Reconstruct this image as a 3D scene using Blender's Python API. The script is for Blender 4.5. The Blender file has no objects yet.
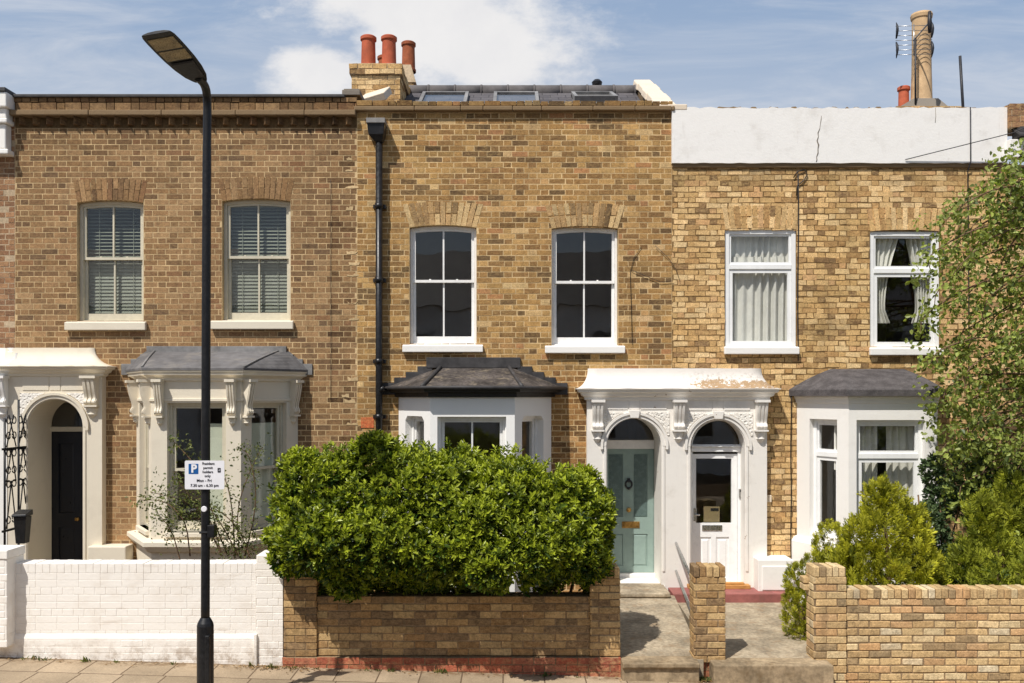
import bpy, math, random
import numpy as np
from mathutils import Vector, Matrix
from mathutils.geometry import tessellate_polygon

SC = bpy.context.scene
COL = SC.collection
CAM_Z = 2.88
F = 880.0
# ------------------------------------------------------------------ camera
cam = bpy.data.cameras.new('camera')
cam_o = bpy.data.objects.new('camera', cam)
COL.objects.link(cam_o)
cam_o.location = (0, -12, CAM_Z)
cam_o.rotation_euler = (math.radians(90), 0, 0)
cam.sensor_width = 36
cam.lens = F / 1024 * 36
cam.shift_y = 53.5 / 1024
cam.clip_start = 0.1
cam.clip_end = 2000
SC.camera = cam_o
# ------------------------------------------------------------------ sun, sky, exposure
KX, KZ = 0.72, 1.80                       # sunlight travels (KX, 1, -KZ)
EL = math.atan2(KZ, math.hypot(KX, 1))
sun = bpy.data.lights.new('sun', 'SUN')
sun.energy = 4.9
sun.angle = math.radians(0.53)
sun.color = (1.0, 0.955, 0.89)
sun_o = bpy.data.objects.new('sun', sun)
COL.objects.link(sun_o)
sun_o.rotation_euler = Vector((KX, 1, -KZ)).to_track_quat('-Z', 'Y').to_euler()
SC.view_settings.view_transform = 'Standard'
SC.view_settings.look = 'None'
SC.view_settings.gamma = 1.0
SC.view_settings.exposure = -0.06
SC.render.engine = 'CYCLES'
SC.cycles.max_bounces = 8
SC.cycles.transparent_max_bounces = 12
SC.cycles.use_denoising = True


class G:
    """small helper for node trees"""
    def __init__(s, tree):
        s.t = tree; s.t.nodes.clear()
    def n(s, typ, **kw):
        nd = s.t.nodes.new(typ)
        for k, v in kw.items(): setattr(nd, k, v)
        return nd
    def l(s, a, b): s.t.links.new(a, b)
    def put(s, sock, v):
        if isinstance(v, bpy.types.NodeSocket): s.l(v, sock)
        elif v is not None:
            if hasattr(sock.default_value, '__len__') and not hasattr(v, '__len__'): v = (v,) * len(sock.default_value)
            if hasattr(v, '__len__') and len(sock.default_value) == 4 and len(v) == 3: v = tuple(v) + (1,)
            sock.default_value = v
    def m(s, op, a, b=None, c=None, clamp=False):
        nd = s.n('ShaderNodeMath', operation=op, use_clamp=clamp)
        for i, v in enumerate((a, b, c)):
            if v is not None: s.put(nd.inputs[i], v)
        return nd.outputs[0]
    def vm(s, op, a, b=None):
        nd = s.n('ShaderNodeVectorMath', operation=op)
        s.put(nd.inputs[0], a)
        if b is not None: s.put(nd.inputs[1], b)
        return nd.outputs[0]
    def noise(s, vec, scale, detail=3, rough=0.55, col=False, dist=0):
        nd = s.n('ShaderNodeTexNoise')
        if vec is not None: s.l(vec, nd.inputs['Vector'])
        nd.inputs['Scale'].default_value = scale; nd.inputs['Detail'].default_value = detail
        nd.inputs['Roughness'].default_value = rough; nd.inputs['Distortion'].default_value = dist
        return nd.outputs['Color' if col else 'Fac']
    def voro(s, vec, scale, feat='F1', out='Distance'):
        nd = s.n('ShaderNodeTexVoronoi', feature=feat)
        s.l(vec, nd.inputs['Vector']); nd.inputs['Scale'].default_value = scale
        return nd.outputs[out]
    def ss(s, v, a, b, lo=0.0, hi=1.0):
        nd = s.n('ShaderNodeMapRange', interpolation_type='SMOOTHSTEP')
        s.put(nd.inputs[0], v); s.put(nd.inputs[1], a); s.put(nd.inputs[2], b); s.put(nd.inputs[3], lo); s.put(nd.inputs[4], hi)
        return nd.outputs[0]
    def mix(s, f, a, b, blend='MIX'):
        nd = s.n('ShaderNodeMix', data_type='RGBA', blend_type=blend)
        s.put(nd.inputs[0], f); s.put(nd.inputs[6], a); s.put(nd.inputs[7], b)
        return nd.outputs[2]
    def pos(s): return s.n('ShaderNodeNewGeometry').outputs['Position']
    def sep(s, v):
        nd = s.n('ShaderNodeSeparateXYZ'); s.l(v, nd.inputs[0]); return nd.outputs
    def comb(s, x, y, z):
        nd = s.n('ShaderNodeCombineXYZ')
        for i, v in enumerate((x, y, z)): s.put(nd.inputs[i], v)
        return nd.outputs[0]
    def attr(s, name, out='Fac'):
        nd = s.n('ShaderNodeAttribute', attribute_name=name); return nd.outputs[out]
    def bump(s, h, strength=0.5, dist=0.01, nrm=None):
        nd = s.n('ShaderNodeBump'); nd.inputs['Strength'].default_value = strength; nd.inputs['Distance'].default_value = dist
        s.l(h, nd.inputs['Height'])
        if nrm is not None: s.l(nrm, nd.inputs['Normal'])
        return nd.outputs[0]
    def out(s, shader):
        o = s.n('ShaderNodeOutputMaterial'); s.l(shader, o.inputs[0])
    def pbsdf(s, color, rough=0.7, normal=None, metal=0.0, spec=0.4, coat=0.0):
        nd = s.n('ShaderNodeBsdfPrincipled')
        s.put(nd.inputs['Base Color'], color); s.put(nd.inputs['Roughness'], rough); s.put(nd.inputs['Metallic'], metal)
        s.put(nd.inputs['Specular IOR Level'], spec); s.put(nd.inputs['Coat Weight'], coat)
        if normal is not None: s.l(normal, nd.inputs['Normal'])
        return nd.outputs[0]


def lin(r, g, b, k=1.0):
    f = lambda c: ((c / 255 + 0.055) / 1.055) ** 2.4 if c > 10 else c / 255 / 12.92
    return (f(r) * k, f(g) * k, f(b) * k)


world = bpy.data.worlds.new('World'); SC.world = world; world.use_nodes = True
g = G(world.node_tree)
sky = g.n('ShaderNodeTexSky', sky_type='NISHITA', sun_disc=False, sun_elevation=EL,
          sun_rotation=math.atan2(-KX, -1) % (2 * math.pi), altitude=0, air_density=1.0, dust_density=1.6, ozone_density=1.0)
tc = g.n('ShaderNodeTexCoord').outputs['Generated']
sx, sy, sz = g.sep(tc)
ay = g.m('MAXIMUM', g.m('ABSOLUTE', sy), 0.02)
u = g.m('DIVIDE', sx, ay); v = g.m('DIVIDE', sz, ay)
uv = g.comb(u, v, g.m('SIGN', sy))
def blob(cu, cv, ru, rv):
    a = g.m('POWER', g.m('DIVIDE', g.m('SUBTRACT', u, cu), ru), 2.0)
    b = g.m('POWER', g.m('DIVIDE', g.m('SUBTRACT', v, cv), rv), 2.0)
    return g.m('SUBTRACT', 1.0, g.m('SQRT', g.m('ADD', a, b)))
bl = g.m('MAXIMUM', g.m('MAXIMUM', blob(-0.06, 0.41, 0.19, 0.09), blob(-0.13, 0.46, 0.17, 0.08)), blob(-0.21, 0.36, 0.09, 0.05))
nz = g.noise(g.vm('MULTIPLY', uv, (1, 1.7, 1)), 9, 7, 0.62)
big = g.ss(g.m('ADD', bl, g.m('MULTIPLY', g.m('SUBTRACT', nz, 0.5), 1.6)), -0.05, 0.56)
mp = g.n('ShaderNodeMapping'); g.l(uv, mp.inputs[0]); mp.inputs['Rotation'].default_value = (0, 0, -0.45); mp.inputs['Scale'].default_value = (2.2, 11, 1)
wz = g.noise(mp.outputs[0], 1.6, 7, 0.65, dist=0.6)
wisp = g.ss(wz, 0.35, 0.85, 0.0, 0.50)
hz = g.ss(v, 0.16, 0.5, 0.30, 0.14)
front = g.ss(sy, -0.15, 0.1, 0.40, 1.0)
mask = g.m('MULTIPLY', g.m('MAXIMUM', big, wisp, clamp=True), front)
cc = g.mix(g.noise(uv, 14, 6, 0.6), (8.8, 8.8, 9.1), (10.8, 10.6, 10.4))
air = g.mix(g.ss(v, 0.30, 0.46), (6.3, 7.3, 8.9), (4.3, 5.8, 8.2))
skc = g.mix(g.m('MULTIPLY', front, 0.72), sky.outputs[0], air)
bg = g.n('ShaderNodeBackground'); g.l(g.mix(mask, skc, cc), bg.inputs[0]); bg.inputs[1].default_value = 0.09
wo = g.n('ShaderNodeOutputWorld'); g.l(bg.outputs[0], wo.inputs[0])

# ------------------------------------------------------------------ helpers
RNG = random.Random(11)
NP = np.random.default_rng(5)
def X(px, y=0.0): return (px - 512) * (12 + y) / F
def Z(py, y=0.0): return CAM_Z - (py - 395) * (12 + y) / F
def street(x): return -0.031 * x
ORG = {}


class MB:
    """collects faces (with material slot, colour and smooth flag) of one mesh object"""
    def __init__(s):
        s.v = []; s.f = []; s.mi = []; s.c = []; s.sm = []; s.M = None; s.mat = 0; s.col = (1, 1, 1); s.smooth = False
    def av(s, p):
        p = Vector(p)
        if s.M is not None: p = s.M @ p
        s.v.append(p); return len(s.v) - 1
    def af(s, idx):
        s.f.append(idx); s.mi.append(s.mat); s.c.append(s.col); s.sm.append(s.smooth)
    def face(s, pts): s.af([s.av(p) for p in pts])
    def box(s, x0, x1, y0, y1, z0, z1):
        i = [s.av(p) for p in ((x0, y0, z0), (x1, y0, z0), (x1, y1, z0), (x0, y1, z0), (x0, y0, z1), (x1, y0, z1), (x1, y1, z1), (x0, y1, z1))]
        for q in ((0, 1, 5, 4), (1, 2, 6, 5), (2, 3, 7, 6), (3, 0, 4, 7), (4, 5, 6, 7), (3, 2, 1, 0)): s.af([i[k] for k in q])
    def loft(s, loops, close=True, caps=True):
        ids = [[s.av(p) for p in lp] for lp in loops]
        n = len(ids[0])
        for a, b in zip(ids, ids[1:]):
            for k in range(n if close else n - 1):
                s.af([a[k], a[(k + 1) % n], b[(k + 1) % n], b[k]])
        if caps and close:
            s.af(ids[0][::-1]); s.af(ids[-1])
    def prism_x(s, prof, x0, x1):          # profile of (y, z), extruded along x
        s.loft([[(x0, y, z) for y, z in prof], [(x1, y, z) for y, z in prof]])
    def tube(s, pts, r, n=8, caps=True):
        pts = [Vector(p) for p in pts]
        rs = r if hasattr(r, '__len__') else [r] * len(pts)
        loops = []; up = None
        for i, p in enumerate(pts):
            d = (pts[min(i + 1, len(pts) - 1)] - pts[max(i - 1, 0)])
            d = d.normalized() if d.length > 1e-9 else Vector((0, 0, 1))
            if up is None: up = Vector((0, 1, 0)) if abs(d.y) < 0.9 else Vector((1, 0, 0))
            a = d.cross(up).normalized(); b = d.cross(a).normalized(); up = -b if False else a.cross(d)
            loops.append([p + (a * math.cos(t) + b * math.sin(t)) * rs[i] for t in [2 * math.pi * k / n for k in range(n)]])
        o = s.smooth; s.smooth = True
        s.loft(loops, caps=caps); s.smooth = o
    def lathe(s, c, prof, n=20):           # profile of (r, z) round a vertical axis at c
        o = s.smooth; s.smooth = True
        for (r0, z0), (r1, z1) in zip(prof, prof[1:]):
            s.loft([[(c[0] + r * math.cos(2 * math.pi * k / n), c[1] + r * math.sin(2 * math.pi * k / n), c[2] + z) for k in range(n)] for r, z in ((max(r0, 1e-4), z0), (max(r1, 1e-4), z1))], caps=False)
        s.smooth = o
    def plate(s, outer, holes, y0, y1, back=True, hole_y=None, rim=True):
        polys = [outer] + list(holes)
        flat = [p for q in polys for p in q]
        tris = tessellate_polygon([[Vector((x, z, 0)) for x, z in q] for q in polys])
        base = [s.av((x, y0, z)) for x, z in flat]
        for t in tris:
            a, b, c = (flat[k] for k in t)
            ar = (b[0] - a[0]) * (c[1] - a[1]) - (b[1] - a[1]) * (c[0] - a[0])
            s.af([base[k] for k in (t if ar > 0 else t[::-1])])
        if back:
            bb = [s.av((x, y1, z)) for x, z in flat]
            for t in tris:
                a, b, c = (flat[k] for k in t)
                ar = (b[0] - a[0]) * (c[1] - a[1]) - (b[1] - a[1]) * (c[0] - a[0])
                s.af([bb[k] for k in (t[::-1] if ar > 0 else t)])
        for qi, q in enumerate(polys):
            if qi == 0 and not rim: continue
            ye = y1 if qi == 0 or hole_y is None else hole_y[qi - 1]
            ar = sum(q[i][0] * q[(i + 1) % len(q)][1] - q[(i + 1) % len(q)][0] * q[i][1] for i in range(len(q)))
            qq = q if (ar > 0) == (qi == 0) else q[::-1]
            for i in range(len(qq)):
                a, b = qq[i], qq[(i + 1) % len(qq)]
                s.face([(b[0], y0, b[1]), (a[0], y0, a[1]), (a[0], ye, a[1]), (b[0], ye, b[1])])


def mesh_obj(name, mb, mats, parent=None, bevel=0.0, loc=None, seg=2):
    org = ORG[parent.name] if parent is not None else Vector(loc if loc is not None else (0, 0, 0))
    me = bpy.data.meshes.new(name)
    me.from_pydata([tuple(p - org) for p in mb.v], [], mb.f)
    mats = mats if isinstance(mats, (list, tuple)) else [mats]
    for m in mats: me.materials.append(m)
    me.polygons.foreach_set('material_index', mb.mi)
    me.polygons.foreach_set('use_smooth', mb.sm)
    at = me.attributes.new('tint', 'FLOAT_COLOR', 'FACE')
    at.data.foreach_set('color', np.array([tuple(c) + (1,) for c in mb.c], dtype=np.float32).ravel())
    me.update()
    o = bpy.data.objects.new(name, me); COL.objects.link(o)
    if parent is not None: o.parent = parent
    else: o.location = org
    ORG[o.name] = org
    if bevel > 0:
        b = o.modifiers.new('bevel', 'BEVEL'); b.width = bevel; b.segments = seg; b.limit_method = 'ANGLE'; b.angle_limit = math.radians(35)
        b.harden_normals = False
    return o


def thing(name, label, cat, loc, group=None):
    o = bpy.data.objects.new(name, None); COL.objects.link(o)
    o.location = loc; o.empty_display_size = 0.2
    o['label'] = label; o['category'] = cat
    if group: o['group'] = group
    ORG[o.name] = Vector(loc)
    return o


def tag(o, label, cat, group=None):
    o['label'] = label; o['category'] = cat
    if group: o['group'] = group
    return o


def struct(o, kind='structure'):
    o['kind'] = kind; return o


def arch(x0, x1, z0, z1, rise, n=14):
    """opening outline, counter-clockwise: flat foot, head rising by `rise` to the crown z1"""
    if rise <= 0: return [(x0, z0), (x1, z0), (x1, z1), (x0, z1)]
    h = (x1 - x0) / 2; cx = (x0 + x1) / 2
    R = (h * h + rise * rise) / (2 * rise); cz = z1 - R
    a = math.asin(min(1, h / R)); a = math.pi - a if rise > h else a
    pts = [(x0, z0), (x1, z0)]
    for k in range(n + 1):
        t = a - 2 * a * k / n
        pts.append((cx + R * math.sin(t), cz + R * math.cos(t)))
    return pts


def frame_at(p, q):
    """local frame of a wall facet from p to q (xy): local x along it, local y into the wall"""
    d = Vector((q[0] - p[0], q[1] - p[1], 0)); L = d.length; d.normalize()
    nrm = Vector((-d.y, d.x, 0))
    M = Matrix(((d.x, nrm.x, 0, p[0]), (d.y, nrm.y, 0, p[1]), (0, 0, 1, 0), (0, 0, 0, 1)))
    return M, L

# ------------------------------------------------------------------ materials
def new_mat(name):
    m = bpy.data.materials.new(name); m.use_nodes = True
    return m, G(m.node_tree)


def m_brick_units(name, var=0.35, soot=0.4, soot_col=(0.05, 0.04, 0.03), smear=0.5, smear_col=(205, 176, 134)):
    m, g = new_mat(name); p = g.pos()
    c = g.attr('tint', 'Color')
    n1 = g.noise(p, 55, 4, 0.7); n2 = g.noise(p, 1.3, 5, 0.6); n3 = g.noise(p, 16, 4, 0.65)
    k = g.ss(n1, 0.2, 0.8, 1 - var, 1 + var)
    k = g.m('MULTIPLY', k, g.ss(n3, 0.25, 0.75, 0.8, 1.15))
    c2 = g.mix(1.0, c, g.comb(k, k, k), 'MULTIPLY')
    st = g.ss(n2, 0.45, 0.85, 0.0, soot)
    c3 = g.mix(st, c2, g.mix(0.65, c2, soot_col))
    px, py, pz = g.sep(p); q = g.comb(px, py, g.m('MULTIPLY', pz, 1.8))
    sm = g.m('MULTIPLY', g.ss(g.noise(q, 15, 8, 0.8), 0.42, 0.62), g.ss(g.noise(p, 0.9, 4, 0.6), 0.3, 0.68, 0.25, 1.0))
    c3 = g.mix(g.m('MULTIPLY', sm, smear), c3, lin(*smear_col))
    dk = g.ss(g.noise(q, 24, 7, 0.8), 0.54, 0.66, 0, 0.62); c3 = g.mix(dk, c3, g.mix(0.75, c3, soot_col))
    run = g.noise(g.comb(g.m('MULTIPLY', g.m('ADD', px, py), 4.5), 0.0, g.m('MULTIPLY', pz, 0.55)), 1.0, 5, 0.6)
    c3 = g.mix(g.ss(run, 0.52, 0.74, 0, 0.42), c3, g.mix(0.7, c3, soot_col))
    h = g.m('ADD', g.m('MULTIPLY', n1, 0.6), n3)
    g.out(g.pbsdf(c3, 0.92, g.bump(h, 0.6, 0.008), spec=0.15))
    return m


def m_mortar(name, col, dark=0.55):
    m, g = new_mat(name); p = g.pos()
    n1 = g.noise(p, 30, 5, 0.7); n2 = g.noise(p, 2.2, 4, 0.6)
    k = g.m('MULTIPLY', g.ss(n1, 0.25, 0.75, dark + 0.15, 1.15), g.ss(n2, 0.3, 0.7, 0.72, 1.12))
    g.out(g.pbsdf(g.mix(1.0, col, g.comb(k, k, k), 'MULTIPLY'), 0.95, g.bump(n1, 0.5, 0.006), spec=0.1))
    return m


def m_paint(name, col, stain=(0.28, 0.22, 0.15), amt=0.35, rough=0.6, bumpy=0.25, drip=0.5, flake=0.0):
    """painted render or stone: faint blotches, vertical run marks, a little relief, chips"""
    m, g = new_mat(name); p = g.pos(); x, y, z = g.sep(p)
    n1 = g.noise(p, 3.2, 6, 0.65); n2 = g.noise(p, 40, 4, 0.6); n4 = g.noise(p, 9, 5, 0.7)
    run = g.noise(g.comb(g.m('MULTIPLY', x, 22), g.m('MULTIPLY', y, 22), g.m('MULTIPLY', z, 1.3)), 1.0, 4, 0.6)
    a = g.m('MULTIPLY', g.ss(n1, 0.5, 0.8), amt)
    b = g.m('MULTIPLY', g.m('MULTIPLY', g.ss(run, 0.56, 0.8), g.ss(n4, 0.4, 0.65)), amt * drip)
    c = g.mix(g.m('MAXIMUM', a, b), col, g.mix(0.5, col, stain))
    c = g.mix(g.ss(n4, 0.64, 0.72, 0, 0.35 * amt), c, stain)
    if flake > 0:
        fl = g.m('MULTIPLY', g.ss(n4, 0.70 - flake, 0.73 - flake), 1.0)
        c = g.mix(fl, c, lin(150, 118, 84))
    h = g.m('ADD', n4, g.m('MULTIPLY', n2, 0.5))
    g.out(g.pbsdf(c, rough, g.bump(h, bumpy, 0.01), spec=0.3))
    return m


def m_plain(name, col, rough=0.5, var=0.15, scale=20, metal=0.0, bumpy=0.1, spec=0.4, coat=0.0, dirt=None):
    m, g = new_mat(name); p = g.pos()
    n = g.noise(p, scale, 5, 0.6); n2 = g.noise(p, scale * 0.13, 4, 0.6)
    k = g.m('MULTIPLY', g.ss(n, 0.25, 0.75, 1 - var, 1 + var), g.ss(n2, 0.3, 0.7, 1 - var, 1 + var))
    c = g.mix(1.0, col, g.comb(k, k, k), 'MULTIPLY')
    if dirt: c = g.mix(g.ss(g.noise(p, scale * 0.3, 6, 0.7), 0.5, 0.72, 0, 0.75), c, dirt)
    g.out(g.pbsdf(c, g.ss(n, 0.2, 0.8, max(rough - 0.1, 0.02), min(rough + 0.12, 1)), g.bump(n, bumpy, 0.006), metal, spec, coat))
    return m


def m_glass(name, tint=(0.975, 0.98, 0.972), wav=0.15, boost=1.7):
    m, g = new_mat(name); p = g.pos()
    nb = g.bump(g.noise(p, 2.6, 1, 0.4), wav, 0.012)
    ge = g.n('ShaderNodeNewGeometry'); dt = g.n('ShaderNodeVectorMath', operation='DOT_PRODUCT'); g.l(ge.outputs['Normal'], dt.inputs[0]); g.l(ge.outputs['Incoming'], dt.inputs[1])
    ca = g.m('SUBTRACT', 1.0, g.m('ABSOLUTE', dt.outputs['Value']), clamp=True)
    f = g.m('MULTIPLY', g.m('ADD', g.m('MULTIPLY', g.m('POWER', ca, 5.0), 0.96), 0.04), boost * 0.72, clamp=True)
    tr = g.n('ShaderNodeBsdfTransparent'); tr.inputs[0].default_value = tint + (1,)
    gl = g.n('ShaderNodeBsdfGlossy'); gl.inputs['Roughness'].default_value = 0.0; g.l(nb, gl.inputs['Normal'])
    mx = g.n('ShaderNodeMixShader'); g.l(f, mx.inputs[0]); g.l(tr.outputs[0], mx.inputs[1]); g.l(gl.outputs[0], mx.inputs[2])
    g.out(mx.outputs[0])
    return m


def m_leaf(name, dark, light, trans=0.3, rough=0.42):
    m, g = new_mat(name)
    t = g.attr('tint', 'Color'); r = g.sep(t)
    c = g.mix(r[0], dark, light)
    k = g.ss(r[1], 0, 1, 0.75, 1.25)
    c = g.mix(1.0, c, g.comb(k, k, g.m('MULTIPLY', k, 0.95)), 'MULTIPLY')
    b = g.pbsdf(c, rough, spec=0.35)
    tl = g.n('ShaderNodeBsdfTranslucent'); g.l(g.mix(1.0, c, (1.15, 1.25, 0.6), 'MULTIPLY'), tl.inputs[0])
    mx = g.n('ShaderNodeMixShader'); mx.inputs[0].default_value = trans
    g.l(b, mx.inputs[1]); g.l(tl.outputs[0], mx.inputs[2]); g.out(mx.outputs[0])
    return m


MT = {}
MT['brick_left'] = m_brick_units('brick_brown', 0.34, 0.45, smear=0.30, smear_col=(198, 162, 110))
MT['brick_centre'] = m_brick_units('brick_golden', 0.38, 0.55, smear=0.34, smear_col=(210, 174, 114))
MT['brick_right'] = m_brick_units('brick_yellow', 0.44, 0.50, smear=0.60, smear_col=(224, 188, 128))
MT['brick_garden'] = m_brick_units('brick_garden', 0.38, 0.30, smear=0.45, smear_col=(212, 180, 130))
MT['mortar_left'] = m_mortar('mortar_left', lin(212, 184, 140), 0.6)
MT['mortar_centre'] = m_mortar('mortar_centre', lin(220, 190, 142), 0.55)
MT['mortar_right'] = m_mortar('mortar_right', lin(150, 120, 80), 0.35)
MT['mortar_garden'] = m_mortar('mortar_garden', lin(160, 136, 106), 0.4)
MT['mortar_shade_soot'] = m_mortar('shaded_sooty_mortar', lin(112, 90, 62), 0.5)  # soot and the shade under the stone band, both put into the colour
MT['mortar_white'] = m_mortar('mortar_white', lin(196, 174, 144))
MT['white'] = m_paint('white_masonry_paint', lin(240, 237, 231), amt=0.22)
MT['white_clean'] = m_paint('white_render', lin(242, 240, 236), amt=0.10, bumpy=0.15)
MT['white_worn'] = m_paint('white_worn', lin(234, 229, 221), amt=0.45, flake=0.03)
MT['ridge'] = m_plain('ridge_tile', lin(104, 100, 99), 0.92, 0.15, 12, bumpy=0.2, spec=0.15)
MT['white_parapet'] = m_paint('white_parapet_paint', lin(240, 237, 232), amt=0.42, drip=1.0, bumpy=0.35)
MT['teal_dark'] = m_plain('obscured_teal_glazing', lin(92, 110, 106), 0.25, 0.1, 12, bumpy=0.05)  # dark teal of the obscured glazed panels in the door
MT['cream'] = m_paint('cream_masonry_paint', lin(224, 214, 194), amt=0.34)
MT['white_wood'] = m_plain('white_gloss_paint', lin(238, 236, 232), 0.35, 0.05, 15, bumpy=0.03)
MT['cream_wood'] = m_plain('cream_gloss_paint', lin(206, 198, 176), 0.4, 0.06, 15, bumpy=0.03)
MT['upvc'] = m_plain('white_plastic', lin(240, 240, 238), 0.3, 0.03, 10, bumpy=0.0)
MT['glass'] = m_glass('window_glass')
MT['slate'] = m_plain('slate', lin(92, 90, 92), 0.6, 0.3, 14, bumpy=0.3, dirt=lin(120, 112, 98))
MT['lead'] = m_plain('lead', lin(128, 126, 124), 0.6, 0.22, 9, bumpy=0.25, dirt=lin(150, 146, 140))
MT['lead_roof'] = m_plain('lead_roof', lin(104, 102, 102), 0.8, 0.22, 9, bumpy=0.3, spec=0.25, dirt=lin(134, 128, 120))
MT['lead_dark'] = m_plain('dark_lead', lin(62, 60, 60), 0.6, 0.3, 12, bumpy=0.3)
MT['felt'] = m_plain('mineral_felt', lin(88, 84, 84), 0.95, 0.25, 60, bumpy=0.5, spec=0.1)
MT['felt_mossy'] = m_plain('weathered_slate', lin(78, 72, 68), 0.9, 0.45, 24, bumpy=0.8, spec=0.15, dirt=lin(138, 126, 108))
MT['black'] = m_plain('black_gloss_paint', (0.012, 0.012, 0.013), 0.35, 0.3, 20, bumpy=0.05)
MT['black_wood'] = m_plain('black_timber', (0.014, 0.013, 0.012), 0.5, 0.3, 20, bumpy=0.1)
MT['lamp_black'] = m_plain('lamp_black', (0.010, 0.010, 0.011), 0.42, 0.25, 30, bumpy=0.05)
MT['navy'] = m_plain('dark_navy_paint', (0.010, 0.012, 0.017), 0.35, 0.06, 10, bumpy=0.03)
MT['teal'] = m_plain('pale_teal_paint', lin(140, 160, 152), 0.42, 0.07, 12, bumpy=0.03)
MT['brass'] = m_plain('aged_brass', lin(176, 138, 78), 0.35, 0.25, 40, metal=0.9)
MT['chrome'] = m_plain('brushed_steel', lin(190, 190, 188), 0.3, 0.1, 40, metal=0.95)
MT['iron_dark'] = m_plain('dark_iron', lin(40, 40, 44), 0.5, 0.2, 40)
MT['terracotta'] = m_plain('terracotta', lin(186, 98, 70), 0.8, 0.16, 10, bumpy=0.15, spec=0.2, dirt=lin(150, 78, 54))
MT['terracotta_old'] = m_plain('weathered_terracotta', lin(160, 92, 62), 0.85, 0.25, 12, bumpy=0.2, spec=0.2, dirt=lin(105, 70, 52))
MT['buff_clay'] = m_plain('buff_clay', lin(204, 172, 132), 0.85, 0.15, 9, bumpy=0.15, spec=0.2, dirt=lin(180, 142, 102))
MT['coping'] = m_paint('coping_stone', lin(222, 206, 184), amt=0.5, rough=0.85, bumpy=0.45)
MT['coping_old'] = m_paint('old_stone', lin(132, 110, 82), amt=0.7, rough=0.9, bumpy=0.6)
MT['grey_cement'] = m_paint('grey_cement', lin(128, 120, 110), amt=0.6, rough=0.9, bumpy=0.5)
MT['concrete'] = m_plain('path_concrete', lin(158, 145, 124), 0.95, 0.28, 26, bumpy=0.35, spec=0.12, dirt=lin(146, 122, 94))
MT['concrete_step'] = m_plain('step_concrete', lin(154, 136, 110), 0.95, 0.30, 18, bumpy=0.4, spec=0.12, dirt=lin(118, 98, 72))
MT['red_paint'] = m_plain('red_step_paint', lin(150, 92, 86), 0.7, 0.15, 18, bumpy=0.15, dirt=lin(128, 84, 76))
MT['orange_tile'] = m_plain('orange_tile', lin(190, 138, 78), 0.6, 0.12, 18)
MT['soil'] = m_plain('soil', lin(84, 66, 46), 1.0, 0.35, 25, bumpy=0.8, spec=0.05)
MT['asphalt'] = m_plain('asphalt', (0.05, 0.05, 0.05), 0.95, 0.25, 60, bumpy=0.4, spec=0.15)
MT['room'] = m_plain('room_plaster', (0.42, 0.39, 0.35), 0.9, 0.1, 2, bumpy=0.0)
MT['blind'] = m_plain('blind_slats', lin(132, 137, 122), 0.6, 0.05, 5, bumpy=0.0)
MT['curtain'] = m_plain('net_curtain', lin(226, 224, 216), 0.95, 0.06, 8, bumpy=0.05, spec=0.05)
MT['frost'] = m_plain('roller_blind', lin(206, 210, 190), 0.9, 0.05, 5, bumpy=0.0)
MT['bark'] = m_plain('bark', lin(112, 90, 70), 0.95, 0.3, 40, bumpy=0.6, spec=0.1)
MT['sign_white'] = m_plain('sign_white', lin(236, 234, 236), 0.45, 0.03, 10, bumpy=0.0)
MT['sign_blue'] = m_plain('sign_blue', lin(16, 86, 150), 0.45, 0.03, 10, bumpy=0.0)
MT['sign_ink'] = m_plain('sign_ink', lin(30, 28, 36), 0.5, 0.03, 10, bumpy=0.0)
MT['led_glass'] = m_plain('led_lens', lin(150, 132, 96), 0.3, 0.25, 90, bumpy=0.3)
MT['paper'] = m_plain('paper_notice', lin(140, 124, 92), 0.9, 0.06, 20, bumpy=0.0)
MT['leaf_hedge'] = m_leaf('hedge_leaf', (0.026, 0.062, 0.008), (0.39, 0.44, 0.032), 0.26, 0.4)
MT['leaf_gold'] = m_leaf('conifer_leaf', (0.060, 0.085, 0.010), (0.56, 0.54, 0.04), 0.28, 0.6)
MT['leaf_green'] = m_leaf('conifer_green', (0.045, 0.080, 0.012), (0.40, 0.42, 0.04), 0.27, 0.6)
MT['leaf_tree'] = m_leaf('tree_leaf', (0.075, 0.105, 0.030), (0.42, 0.48, 0.115), 0.42, 0.45)
MT['leaf_ivy'] = m_leaf('climber_leaf', (0.030, 0.062, 0.026), (0.14, 0.19, 0.08), 0.22, 0.4)
MT['leaf_rose'] = m_leaf('rose_leaf', (0.05, 0.07, 0.02), (0.20, 0.22, 0.06), 0.3, 0.5)


def m_lettered_dirt():
    m, g = new_mat('worn_canopy'); p = g.pos(); x, y, z = g.sep(p)
    col = lin(228, 222, 214)
    n = g.noise(p, 7, 6, 0.7); n2 = g.noise(p, 22, 5, 0.7)
    zone = g.m('MULTIPLY', g.ss(x, 2.0, 2.7), g.ss(z, 3.17, 3.04))
    zone2 = g.m('MULTIPLY', g.ss(x, 2.0, 2.6), g.ss(z, 3.25, 3.1))
    peel = g.ss(g.m('ADD', g.m('MULTIPLY', zone, 0.26), g.m('ADD', g.m('MULTIPLY', n, 0.55), g.m('MULTIPLY', n2, 0.5))), 0.72, 0.77)
    grime = g.m('MULTIPLY', zone2, g.ss(n2, 0.45, 0.75, 0.0, 0.7))
    c = g.mix(grime, col, lin(120, 106, 84))
    c = g.mix(peel, c, g.mix(n2, lin(120, 92, 62), lin(205, 176, 140)))
    c = g.mix(g.ss(n, 0.55, 0.8, 0, 0.15), c, lin(160, 140, 110))
    g.out(g.pbsdf(c, 0.7, g.bump(g.m('ADD', n2, g.m('MULTIPLY', peel, -0.8)), 0.35, 0.01), spec=0.25))
    return m
MT['canopy_worn'] = m_lettered_dirt()


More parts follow.
